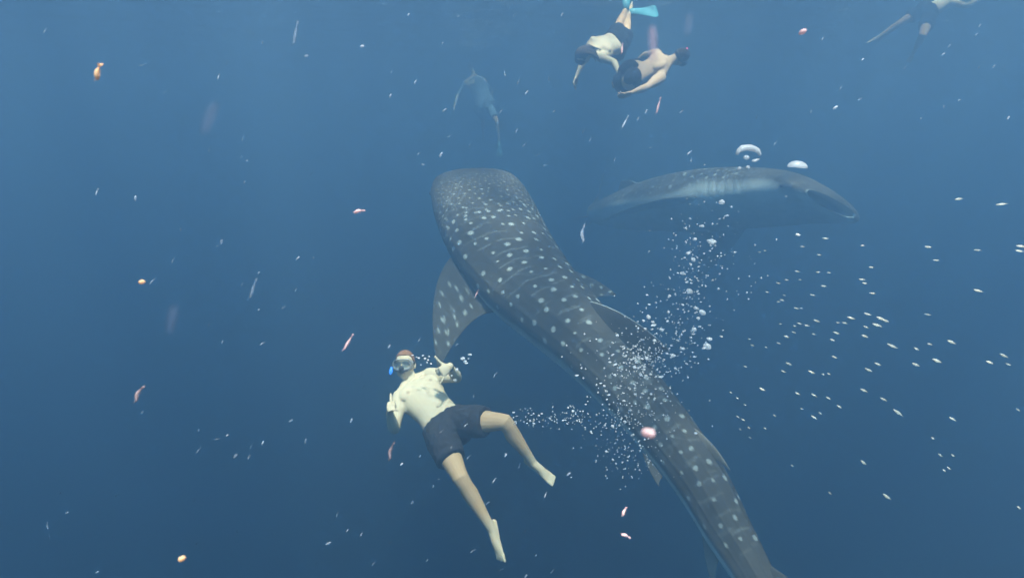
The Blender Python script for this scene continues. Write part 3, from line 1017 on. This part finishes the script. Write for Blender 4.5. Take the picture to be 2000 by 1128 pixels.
J = dict(pelvis=P(1203, 84, 9.0), neck=P(1158, 100, 8.65),
         shoulder_R=P(1172, 112, 8.55), shoulder_L=P(1164, 88, 8.75),
         elbow_R=P(1199, 121, 8.45), wrist_R=P(1208, 142, 8.4),
         elbow_L=P(1140, 118, 8.75), wrist_L=P(1127, 148, 8.8),
         hip_L=P(1205, 77, 9.02), hip_R=P(1212, 88, 9.0),
         knee_L=P(1206, 52, 9.3), ankle_L=P(1222, 18, 9.5), toe_L=P(1224, -4, 9.55),
         knee_R=P(1224, 62, 9.3), ankle_R=P(1228, 24, 9.55), toe_R=P(1240, 8, 9.6),
         head=P(1140, 108, 8.5), face=V(-.5, -.6, -.6), head_up=V(-.9, -.1, .3))
make_person('person', 'pale diver in dark shorts heading down with legs up and a cyan fin', J, .011, SKIN_PALE, M_BLACKCLOTH, .75, M_DARKHAIR, hair_long=True, mask=M_BLACKRUBBER,
            fins=[('R', V(1, .12, -.2), .20, M_CYANFIN), ('L', V(.1, 1, -.2), .20, M_CYANFIN)])

J = dict(pelvis=P(1814, 22, 11.19), neck=P(1872, -12, 11.08),
         shoulder_R=P(1866, 6, 10.96), shoulder_L=P(1868, -24, 11.21),
         elbow_R=P(1888, 12, 10.79), wrist_R=P(1915, -2, 10.73),
         elbow_L=P(1890, -36, 11.31), wrist_L=P(1925, -40, 11.19),
         hip_L=P(1808, 16, 11.29), hip_R=P(1816, 30, 11.14),
         knee_L=P(1757, 46, 11.37), ankle_L=P(1716, 73, 11.54), toe_L=P(1692, 80, 11.61),
         knee_R=P(1802, 70, 10.79), ankle_R=P(1786, 100, 11.26), toe_R=P(1774, 122, 11.31),
         head=P(1895, -24, 11.01), face=V(.6, -.5, .3), head_up=V(.6, .7, -.2))
make_person('person', 'hazy snorkeler at the top right edge with pale legs trailing down', J, .012, SKIN_PALE, M_BLACKCLOTH, .6, M_DARKHAIR)

J = dict(pelvis=P(948, 205, 18.42), neck=P(927, 153, 18.55),
         shoulder_R=P(909, 162, 18.42), shoulder_L=P(944, 157, 18.68),
         elbow_R=P(894, 186, 18.30), wrist_R=P(887, 210, 18.17),
         elbow_L=P(961, 179, 18.81), wrist_L=P(955, 203, 18.95),
         hip_L=P(957, 208, 18.42), hip_R=P(940, 210, 18.42),
         knee_L=P(971, 238, 18.10), ankle_L=P(975, 278, 18.30), toe_L=P(976, 301, 18.24),
         knee_R=P(943, 238, 18.89), ankle_R=P(944, 259, 19.41), toe_R=P(944, 276, 19.55),
         head=P(920, 132, 18.50), face=V(-.4, -.2, -.8), head_up=V(-.1, 1, 0))
make_person('person', 'faint far snorkeler above the shark head, one leg and fin hanging down', J, .014, SKIN_PALE, M_GREYCLOTH, .7, M_DARKHAIR, top_mat=M_GREYCLOTH,
            fins=[('L', V(.02, -1, .1), .16, M_TEALFIN)])


# ------------------------------------------------------------------ bubbles
def lumpy(name, seed, squash, amp, sub=2):
    b_ = bmesh.new(); bmesh.ops.create_icosphere(b_, subdivisions=sub, radius=1)
    for v in b_.verts:
        n_ = noise.noise(v.co * 1.3 + Vector((seed * 7.1, 0, 0))) * amp + noise.noise(v.co * 3 + Vector((0, seed * 3.3, 0))) * amp * .4
        v.co *= 1 + n_
        v.co.z *= squash if v.co.z > 0 else squash * .7
    m_ = bpy.data.meshes.new(name); b_.to_mesh(m_); b_.free(); m_.shade_smooth(); m_.materials.append(M_BUBBLE)
    return m_


def cap_bubble(name, seed):
    """A big rising bubble: domed above, hollowed and ragged below."""
    vs, fs = [], []
    nu, nv = 40, 14
    for i in range(2 * nv + 1):
        for j in range(nu):
            a = 2 * math.pi * j / nu
            rag = 1 + .10 * noise.noise((math.cos(a) * 1.6, math.sin(a) * 1.6, seed))
            if i <= nv:
                ph = math.pi / 2 * i / nv
                r_, z_ = math.sin(ph) * rag, math.cos(ph) * .52
            else:
                ph = (i - nv) / nv
                r_, z_ = (1 - ph) * rag, .30 * math.sin(ph * math.pi / 2) + .05 * noise.noise((math.cos(a) * 2, math.sin(a) * 2, seed + 3)) * (1 - ph)
            r_ = max(r_, .004)
            vs.append((r_ * math.cos(a), r_ * math.sin(a), z_ - (.06 * noise.noise((math.cos(a) * 1.5, math.sin(a) * 1.5, seed + 9)) * min(1, i / nv) if i < 2 * nv else 0)))
    for i in range(2 * nv):
        for j in range(nu):
            k = (j + 1) % nu
            fs.append((i * nu + j, (i + 1) * nu + j, (i + 1) * nu + k, i * nu + k))
    return mesh_from(name, vs, fs, M_BUBBLE)


BUB = [lumpy('bubble', i, (.75, .5, .6, .8, .45)[i], (.25, .35, .5, .2, .45)[i], 3) for i in range(5)]


def streak_mesh(name, seed):
    g = Geo()
    n_ = 9
    pts = [Vector((-1 + 2 * i / n_, 0, .10 * noise.noise((seed, i * .4, 0)))) for i in range(n_ + 1)]
    rad = [(.62 + .2 * noise.noise((seed, i * .7, 3))) * (math.sin(math.pi * (i / n_ * .8 + .18)) ** 1.2 if i < 5 else .92 * (1 - (i - 4.4) / (n_ - 4.2)) ** 1.1 + .05) for i in range(n_ + 1)]
    g.tube(pts, rad, seg=10)
    return g.mesh(name, M_GLINT)


STREAKS = [streak_mesh('bubble', 1.7 * i) for i in range(4)]
rb = random.Random(11)


def bubble(px, py, wpx, d, label, group, hpx=None, tilt=0.0, mesh=None, name='bubble'):
    o = bpy.data.objects.new(name, mesh or rb.choice(BUB))
    COLL.objects.link(o)
    o.location = P(px, py, d)
    r = wpx * d / FPX / 2
    h = (hpx or wpx * rb.uniform(.65, 1.0)) * d / FPX / 2
    o.rotation_euler = (R(rb.uniform(-12, 12)), R(tilt), R(rb.uniform(-15, 15)))
    o.scale = (r, min(r, h) * 1.05, h / .75)
    tag(o, label, 'bubble', group)
    return o


def arch_bubble(name):
    """A big rising bubble seen as a bright arch: thick crown, thin ragged legs, hollow below."""
    g = Geo()
    for off, thin in ((0, 1.0), (.28, .72), (-.26, .75)):
        pts, rad = [], []
        for i in range(15):
            t = i / 14
            a = math.pi * (1.02 - 1.04 * t)
            pts.append(Vector((math.cos(a) * (1 - abs(off) * .25), off, math.sin(a) * .42 * (1 - abs(off) * .5) + .03 * noise.noise((i * .8, off * 9, 2)))))
            r = (.05 + .155 * math.sin(math.pi * (t * .86 + .12)) ** 1.3) * thin * (1 + .35 * noise.noise((i * .6, off * 5, 7)))
            rad.append((.30 * thin, r))
        g.tube(pts, rad, lat=Vector((0, 1, 0)), seg=14)
    return g.mesh(name, M_BUBBLE)


o = bubble(1462, 301, 46, 4.6, 'wide arch shaped silver bubble with a hollow underside above the far shark', None, 19, 4, arch_bubble('bubble'))
o.rotation_euler = (0, R(4), 0); o.scale = (23 * 4.6 / FPX, 15 * 4.6 / FPX, 30 * 4.6 / FPX)
o = bubble(1557, 327, 38, 4.6, 'smaller dome shaped bright bubble above the far shark mouth', None, 14, 4, cap_bubble('bubble', 5))
o.rotation_euler = (R(3), R(5), 0); o.scale = (20 * 4.6 / FPX, 14 * 4.6 / FPX, 25 * 4.6 / FPX)

PLUME = [(715,100,45),(740,215,45),(730,370,75),(785,430,60),(790,470,80),(690,515,45),(775,520,50),(890,525,75),(815,190,18),(600,205,25),(645,645,40),(805,655,60),(635,770,45),(550,875,50),
         (605,865,40),(655,880,45),(710,875,70),(750,880,40),(320,950,65),(560,985,55),(630,980,40),(680,1010,40),(880,1100,80),(820,1100,50),(535,940,28),(500,970,25),(735,945,25),(790,955,30),
         (600,425,28),(580,480,25),(670,415,45),(1060,1000,50),(960,1040,50),(930,970,30),(885,985,20),(1030,840,90),(960,815,50),(920,890,45),(885,695,30),(950,565,25),(1010,720,50),(985,755,40),
         (1110,1050,25),(1130,985,30),(1200,940,50),(1240,910,30),(1295,925,25),(1215,1108,30)]
COLUMN = [(990,110,50),(1060,98,35),(1235,55,110),(1345,85,40),(1330,55,40),(1310,262,65),(1390,315,110),(1340,385,55),(1355,485,50),(1290,520,70),(1165,540,55),(1280,578,50),(1475,470,35),
          (1480,640,75),(1450,730,120),(1410,750,60),(1625,607,45),(1290,855,40),(1270,800,35),(1155,755,60),(1250,620,40),(1080,650,30),(1065,570,30),(1645,530,25),(1370,185,30),(1150,220,50),
          (1090,270,35),(1160,280,30),(1095,440,25),(965,420,40),(1295,685,35),(1255,660,25),(1130,795,25)]
COLUMN3 = [(410,52,40),(500,193,65),(353,168,28),(290,292,40),(335,348,55),(308,382,25),(380,410,25),(240,470,60),(200,465,25),(280,455,20),(275,547,35),(315,528,30),(317,555,25),(430,292,25),
           (362,320,20),(428,392,20),(580,316,22),(500,250,22),(640,50,15),(545,30,15)]
RIGHT3 = [(970,267,25),(920,280,22),(1505,160,50),(1300,232,35),(1448,305,35),(1252,130,30),(1255,450,45),(1440,457,45),(1535,462,35),(1160,526,35),(1088,554,38),(1278,524,25),(990,633,32),(1140,662,25),
          (1120,704,45),(1088,718,30),(1490,580,50),(1390,660,45),(1248,776,45),(1290,776,30),(1425,887,55),(1275,910,45),(1340,927,50),(1233,932,32),(1225,988,38),(1160,1025,50),(1090,1084,42),
          (1400,1004,38),(1600,993,55),(1565,1055,45),(1675,906,50),(1612,902,35),(1730,862,60),(1105,912,25),(830,1046,25),(860,1102,35),(600,968,20),(585,1025,30),(980,1120,25)]
RIGHT5 = [(795,90,35),(865,113,45),(890,125,40),(845,148,45),(785,157,25),(780,206,38),(925,258,50),(1050,272,30),(1120,247,25),(1235,237,50),(1048,355,45),(1160,335,50),(1435,343,45),(1510,308,45),
          (1532,353,30),(848,352,35),(800,383,40),(620,315,32),(500,394,32),(560,405,18),(590,403,20),(380,350,32),(352,390,28),(152,365,20),(242,484,32),(775,490,42),(878,537,35),(955,608,55),(645,575,30),
          (588,530,30),(513,515,32),(427,506,30),(447,585,20),(545,610,22),(513,632,35),(305,621,18),(255,688,18),(110,530,14),(150,565,16),(112,628,20),(140,643,20),(125,693,14),(170,685,16),(178,738,16),
          (75,500,14),(1240,640,38),(1583,592,28),(1135,740,28),(1175,830,30),(1240,830,28),(1195,910,24),(1220,898,24),(772,868,40),(895,1047,48),(595,1028,22),(397,884,18),(1587,1104,30)]
RIGHT4 = [(1145,160,65),(1495,203,65),(895,552,55),(960,660,40),(1300,578,50),(1305,910,60),(1655,547,70),(1640,585,50),(890,1103,45),(430,718,35),(355,817,40),(375,848,40),(440,930,40),(358,540,30)]

G_PLUME = ('bright silver bubble in the dense burst over the big shark back', 'bubbles bursting over the big shark back')
G_COL = ('bright bubble in the column rising right of the big shark fin', 'bubbles rising beside the dorsal fin')
G_RIGHT = ('small glinting streaked bubble scattered in open blue water at right', 'bubbles scattered in the open water at right')
G_FOOT = ('tiny bubble drifting between the swimmer foot and the big shark', 'bubbles trailing behind the swimmer foot')
G_FACE = ('tiny bubble beside the masked swimmer face or raised hand', 'bubbles round the swimmer face and hand')
G_FAR = ('small bubble floating just below the far shark and the dome bubbles', 'bubbles around the far shark')


REG = {}


def reg(o, noun, where, px, py, size):
    REG.setdefault((noun, where), []).append((o, px, py, size))


def zone(G, px, py):
    if G is G_RIGHT:
        xs = 'just right of the rising column' if px < 1560 else 'midway to the right edge' if px < 1760 else 'near the right edge'
        ys = 'high up' if py < 570 else 'at middle height' if py < 690 else 'low down' if py < 800 else 'near the bottom'
        return 'streaked bubble', xs + ', ' + ys
    if G is G_PLUME:
        ys = 'at the dorsal fin tip' if py < 655 else 'over the shark back below the fin' if py < 722 else 'over the base of the shark tail'
        return 'bright bubble', ys + (', left side' if px < 1255 else ', right side')
    if G is G_COL:
        return 'bright bubble', 'at the very top of the rising column' if py < 490 else 'in the upper part of the rising column' if py < 560 else 'halfway up the rising column' if py < 630 else 'at the foot of the rising column'
    if G is G_FOOT:
        return 'tiny bubble', 'right beside the swimmer bent knee' if px < 1095 else 'between the swimmer knee and the big shark'
    if G is G_FACE:
        return 'tiny bubble', 'between the dive mask and the raised hand' if px < 860 else 'by the swimmer bent left elbow'
    return 'small bubble', 'close under the arch shaped bubble' if py < 340 else 'below the belly of the far shark'


def place(lst, x0, y0, scl, d0, d1, G, flat=None, tilt=None, mul=1.0):
    for x, y, w in lst:
        d = rb.uniform(d0, d1)
        wp = w / scl * mul
        o = bubble(x0 + x / scl, y0 + y / scl, wp, d, G[0], G[1], wp * flat if flat else None, tilt(x0 + x / scl, y0 + y / scl) if tilt else rb.uniform(-25, 30), rb.choice(STREAKS) if flat else None)
        reg(o, *zone(G, x0 + x / scl, y0 + y / scl), x0 + x / scl, y0 + y / scl, wp)


place(PLUME, 1150, 560, 6.267, 4.6, 5.0, G_PLUME, mul=.75)
place(COLUMN, 1150, 560, 6.267, 4.3, 4.9, G_COL, mul=.8)
place(COLUMN3, 1280, 430, 4.5125, 4.4, 4.9, G_COL, mul=.8)


def streak(px, py):
    return 4 + max(-8, min(34, (py - 480) * .085)) + rb.uniform(-4, 4)


place(RIGHT3, 1280, 430, 4.5125, 3.4, 4.4, G_RIGHT, .34, streak, .98)
place(RIGHT5, 1400, 580, 2.685, 3.0, 4.2, G_RIGHT, .34, streak, .98)
place(RIGHT4, 1600, 350, 4.1775, 2.8, 4.0, G_RIGHT, .30, streak, 1.1)
place([(1155,155,36),(1210,172,45),(1165,215,25),(1110,222,22),(1000,435,36),(1030,520,30),(935,685,55),(875,585,32),(830,668,26),(790,755,34),(985,540,16),(1060,465,14),(1405,398,12),(1480,640,28)], 1100, 260, 3.226, 4.4, 4.8, G_FAR)
for i in range(26):
    x, y = rb.gauss(1235, 48), rb.gauss(745, 42)
    w = rb.uniform(3.5, 7)
    reg(bubble(x, y, w, rb.uniform(4.5, 5.0), G_PLUME[0], G_PLUME[1]), *zone(G_PLUME, x, y), x, y, w)
for cx, cy, sx, sy, n in ((1044, 816, 20, 9, 9), (1078, 812, 8, 7, 4), (1126, 808, 12, 10, 7), (1142, 836, 6, 5, 4)):
    for i in range(n):
        x, y, w = rb.gauss(cx, sx), rb.gauss(cy, sy), rb.uniform(2.6, 5.5)
        reg(bubble(x, y, w, rb.uniform(4.6, 5.0), G_FOOT[0], G_FOOT[1]), *zone(G_FOOT, x, y), x, y, w)
for (x, y, w) in [(830,700,5),(836,703,4),(838,696,4),(818,699,5),(814,697,4),(822,712,3),(842,710,4),(834,708,3),(892,722,6),(889,742,7),(893,720,5),(882,733,4),(904,700,9),(908,706,7),(911,709,6),(918,692,8),(915,700,4),(806,693,4),(826,694,4)]:
    reg(bubble(x, y, w, rb.uniform(4.95, 5.05), G_FACE[0], G_FACE[1]), *zone(G_FACE, x, y), x, y, w)
# the finest bubbles, too many and too small to count
for nm, clusters in (('bubble_cloud', ((1245, 745, 52, 60, 330), (1255, 700, 25, 18, 120), (1345, 570, 26, 75, 190), (1300, 640, 32, 45, 70), (1385, 470, 45, 40, 50), (1430, 540, 40, 40, 30))),
                     ('bubble_cloud', ((1046, 818, 26, 12, 60), (1125, 812, 18, 14, 55), (1215, 820, 26, 14, 60), (1215, 880, 36, 26, 110), (1235, 905, 30, 20, 40)))):
    g = Geo()
    tv = [(0, 0, 1), (0, 0, -1), (1, 0, 0), (-1, 0, 0), (0, 1, 0), (0, -1, 0)]
    tf = [(0, 2, 4), (0, 4, 3), (0, 3, 5), (0, 5, 2), (1, 4, 2), (1, 3, 4), (1, 5, 3), (1, 2, 5)]
    for cx, cy, sx, sy, n in clusters:
        for i in range(n):
            d = rb.uniform(4.4, 5.1)
            c = P(rb.gauss(cx, sx), rb.gauss(cy, sy), d)
            r = (abs(rb.gauss(.9, .6)) + .55) * d / FPX
            sq = rb.uniform(.7, 1.2)
            g.add([c + Vector(v) * r * (1 if v[2] == 0 else sq) for v in tv], tf)
    tag(link(nm, g.mesh('bubble_cloud', M_BUBBLE)), 'fine mist of tiny bubbles in and right of the burst' if cx > 1300 else 'fine mist of tiny bubbles below and left of the burst', 'bubbles', kind='stuff')

# ------------------------------------------------------------------ plankton and shrimp drifting in the water
def shrimp_mesh(name, seed, mat, curve, fat):
    rs = random.Random(seed)
    g = Geo()
    pts, rad = [], []
    for i in range(11):
        t = i / 10
        pts.append(Vector(((t - .5) * 2, 0, curve * (math.sin(t * math.pi) - .6))))
        rad.append((fat * (.35 + .65 * math.sin(min(1, t * 1.25 + .12) * math.pi) ** .7) * (1 if t < .85 else .55), fat * (.35 + .65 * math.sin(min(1, t * 1.2 + .12) * math.pi) ** .7) * .8))
    g.tube(pts, rad, lat=Vector((0, 1, 0)), seg=9)
    for k in (-1, 1):
        g.tube([pts[9], pts[10] + Vector((.16, k * fat * .8, .02)), pts[10] + Vector((.26, k * fat * 1.2, 0))], [fat * .25, fat * .4, fat * .1], seg=6)
        g.tube([pts[1], pts[0] + Vector((-.2, k * .1, .12)), pts[0] + Vector((-.42, k * .22, .1))], [fat * .12, fat * .08, fat * .04], seg=5)
    for i in range(3, 8):
        g.tube([pts[i], pts[i] + Vector((-.05, rs.uniform(-.06, .06), -fat * 1.3))], [fat * .16, fat * .06], seg=5)
    return g.mesh(name, mat)


def flake_mesh(name, seed, mat):
    b_ = bmesh.new(); bmesh.ops.create_icosphere(b_, subdivisions=2, radius=1)
    for v in b_.verts:
        v.co *= 1 + .35 * noise.noise(v.co * 1.4 + Vector((seed * 5.0, 0, 0)))
        v.co.z *= .45; v.co.y *= .7
    m_ = bpy.data.meshes.new(name); b_.to_mesh(m_); b_.free(); m_.shade_smooth(); m_.materials.append(mat)
    return m_


SH = {k: [shrimp_mesh('plankton', i, M_SPECKS[k], (.05, .28, .15)[i], (.16, .22, .28)[i]) for i in range(3)] + [flake_mesh('plankton', i, M_SPECKS[k]) for i in range(2)] for k in M_SPECKS}
rp_ = random.Random(23)


def speck(px, py, lpx, d, kind, ang, label, group=None, wide=None, mesh=None):
    """ang: direction of its length in the view, degrees from the right, upward."""
    o = bpy.data.objects.new('plankton', mesh or rp_.choice(SH[kind][:3] if wide is None else SH[kind]))
    COLL.objects.link(o)
    o.location = P(px, py, d)
    ax = V(math.cos(R(ang)), math.sin(R(ang)), rp_.uniform(-.3, .3))
    dep = V(0, 0, 1); dep = (dep - ax * dep.dot(ax)).normalized()
    up = dep.cross(ax)
    s_ = lpx * d / FPX / 2
    w_ = s_ * (wide or 1.0)
    o.matrix_basis = Matrix.Translation(o.location) @ Matrix((ax, dep, up)).transposed().to_4x4() @ Matrix.Diagonal((s_, w_, w_, 1))
    tag(o, label, 'plankton', group)
    return o


speck(191, 140, 27, .9, 'orange', 68, 'glowing orange drifting shrimp alone at the upper left', wide=1.5, mesh=SH['orange'][2])
speck(277, 550, 11, 1.1, 'orange', 20, 'tiny round orange speck at left below the middle', wide=1.6, mesh=SH['orange'][3])
speck(701, 412, 18, 1.3, 'pink', 10, 'pale pink shrimp speck left of the big shark head', wide=1.5, mesh=SH['pink'][2])
speck(680, 668, 30, 1.3, 'pink', 62, 'slim pink and white shrimp left above the swimmer head', wide=1.2, mesh=SH['pink'][0])
speck(270, 768, 28, 1.0, 'brown', 62, 'reddish brown slanted shrimp at the lower left', wide=1.2, mesh=SH['brown'][1])
speck(355, 1090, 15, 1.0, 'orange', 20, 'small orange speck at the bottom left edge', wide=1.5, mesh=SH['orange'][4])
speck(1268, 845, 30, .6, 'pink', -6, 'chunky pink shrimp piece in front of the big shark tail', wide=1.35, mesh=SH['pink'][3])
speck(1568, 62, 14, 1.2, 'pink', 20, 'small pink speck near the top right', wide=1.5, mesh=SH['pink'][4])
speck(1215, 95, 18, 1.3, 'pink', 82, 'small red upright shrimp between the two upper divers', wide=1.3, mesh=SH['pink'][0])
speck(1286, 206, 27, 1.3, 'pink', 75, 'slim red and white shrimp just below the diver heading right', wide=.9, mesh=SH['pink'][0])
speck(1221, 238, 24, 1.4, 'white', 62, 'slim white shrimp below the diver heading right, lower of two', wide=.8, mesh=SH['white'][0])
speck(763, 880, 28, 1.1, 'brown', 76, 'dull brownish shrimp below the swimmer raised right hand', wide=1.1, mesh=SH['brown'][1])
speck(1219, 998, 15, 1.2, 'pink', 60, 'pinkish speck at the bottom left of the shark tail, upper of two', wide=1.5, mesh=SH['pink'][2])
speck(1222, 1045, 16, 1.2, 'pink', -25, 'pinkish speck at the bottom left of the shark tail, lower of two', wide=1.4, mesh=SH['pink'][2])
speck(931, 573, 14, 1.6, 'pink', 65, 'tiny red speck over the big shark side fin', wide=1.0, mesh=SH['pink'][0])
speck(1275, 82, 78, 0.34, 'strand', 94, 'blurred translucent pink strand above the diver heading right', wide=.42, mesh=SH['strand'][3])
speck(410, 228, 70, 0.26, 'haze', 68, 'blurred translucent pinkish strand at the upper left', wide=.42, mesh=SH['haze'][3])
speck(336, 620, 60, 0.26, 'haze', 75, 'blurred faint translucent strand at middle left', wide=.42, mesh=SH['haze'][3])
speck(1345, 45, 46, 0.30, 'haze', 85, 'small faint translucent strand near the top, right of the pink one', wide=.42, mesh=SH['haze'][3])
speck(1138, 455, 30, 1.2, 'faint', 85, 'faint upright translucent shrimp between the two sharks', wide=1.1, mesh=SH['faint'][1])
speck(577, 64, 36, 1.0, 'faint', 76, 'faint translucent upright shrimp near the top left of centre', wide=1.0, mesh=SH['faint'][0])
speck(494, 563, 34, 1.0, 'faint', 70, 'faint translucent slanted shrimp left of the middle', wide=.9, mesh=SH['faint'][0])

LEFT8 = [(1495,318),(1570,422),(1350,432),(1168,393),(1115,413),(1020,368),(1290,450),(1278,506),(1210,498),(310,690),(600,702),(345,790),(243,858),(252,915),(1218,887),(1010,950),(1733,800),(1785,883),
         (1688,947),(1920,1052),(500,1095),(1870,143),(1806,316),(730,275),(1000,725),(1020,470),(1858,900),(1625,1050)]
LEFT7 = [(592,108),(828,147),(1105,338),(1355,412),(1057,527),(930,655),(1823,512),(1278,920),(1360,1025),(1605,1035),(1735,813),(1810,705)]
LEFT6 = [(1470,410),(1068,598),(1415,497),(925,420),(1572,897),(1640,222),(1700,275),(290,200),(1185,215),(1355,972),(1600,1040),(1985,362)]
TOP8 = [(280,465),(273,620),(434,533),(625,712),(1040,48),(1077,100),(1385,95),(715,105),(612,278),(845,325),(1015,477),(1102,530),(1155,600),(1090,847),(1142,937),(1227,1002),(990,720),(600,1003),(457,995),
        (485,1065),(655,882),(787,940),(1333,720),(1300,510),(390,95),(92,300)]
SWIM1 = [(97,38),(238,8),(415,30),(595,172),(343,438),(458,408),(390,513),(470,560),(100,530),(155,592),(330,662),(205,773),(590,670),(710,600),(645,550),(103,960),(20,1058),(490,1000),(738,905),(787,1020),
         (832,737),(943,637),(865,1095),(620,1090),(740,1118),(560,775),(275,1045),(495,272),(240,556),(303,697)]


def place_specks(lst, x0, y0, scl, G, szr=(5, 12)):
    for x, y in lst:
        X_, Y_, w = x0 + x / scl, y0 + y / scl, rp_.uniform(*szr)
        o = speck(X_, Y_, w, rp_.uniform(1.4, 3.2), rp_.choice(('white', 'faint', 'faint')), rp_.gauss(52, 20), G[0], G[1], wide=rp_.uniform(.45, .95))
        if G is G_TC: wh = ('above the far shark' if X_ > 1130 else 'above the big shark head') + (', near the top edge' if Y_ < 130 else ', lower down')
        elif G is G_SW: wh = 'around the swimmer head and arms' if Y_ < 800 else 'beside the swimmer legs, left side' if X_ < 900 else 'beside the swimmer legs, right side'
        elif G is G_TR: wh = 'in the upper right water, ' + ('toward the corner' if X_ > 1720 else 'toward the middle')
        elif G is G_BL: wh = 'in the lower left water, ' + ('near the corner' if X_ < 300 else 'toward the middle' if X_ < 520 else 'close to the swimmer')
        elif G is G_TL: wh = 'in the upper left water, ' + ('toward the corner' if X_ < 400 else 'toward the middle')
        else: wh = 'left of the big shark, ' + ('high up' if Y_ < 340 else 'level with its side fin' if Y_ > 500 else 'level with its head') if X_ > 420 else 'at the far middle left'
        reg(o, 'tiny pale plankton speck', wh, X_, Y_, w)


G_BL = ('tiny pale slanted plankton speck in the dark water at lower left', 'plankton at lower left')
G_ML = ('tiny pale plankton speck in open water at middle left', 'plankton at middle left')
G_TL = ('tiny pale plankton speck in the upper left water', 'plankton at upper left')
G_TC = ('tiny pale plankton speck in the bright water above the big shark', 'plankton above the big shark')
G_SW = ('tiny pale plankton speck close around the shirtless swimmer', 'plankton round the swimmer')
G_TR = ('tiny pale plankton speck in the hazy upper right water', 'plankton at upper right')
place_specks(LEFT8, 0, 700, 2.632, G_BL, (5, 12))
place_specks(LEFT7, 0, 340, 3.133, G_ML)
place_specks(LEFT6, 0, 0, 3.318, G_TL)
place_specks(TOP8, 680, 0, 3.317, G_TC, (5, 11))
place_specks(SWIM1, 720, 660, 2.41, G_SW, (5, 11))
place_specks([(rp_.uniform(1400, 1990), rp_.uniform(10, 320)) for _ in range(22)], 0, 0, 1, G_TR, (5, 10))
place_specks([(rp_.uniform(1050, 1420), rp_.uniform(180, 330)) for _ in range(10)], 0, 0, 1, G_TC, (5, 10))
place_specks([(rp_.uniform(420, 740), rp_.uniform(20, 640)) for _ in range(12)], 0, 0, 1, G_ML, (4, 8))

# each speck and bubble that stands out in its little cluster says so
for (noun, where), items in REG.items():
    left = list(items)
    for word, key in (('largest', lambda t: -t[3]), ('topmost', lambda t: t[2]), ('lowest', lambda t: -t[2]), ('leftmost', lambda t: t[1]), ('rightmost', lambda t: -t[1])):
        order = sorted(items, key=key)
        if len(items) > 1 and word == 'largest' and order[0][3] < 1.12 * order[1][3]:
            continue
        if order[0] in left:
            left.remove(order[0])
            order[0][0]['label'] = ('only ' if len(items) == 1 else word + ' ') + noun + ' ' + where
    for t in left:
        t[0]['label'] = noun + ' ' + where + ', among several'
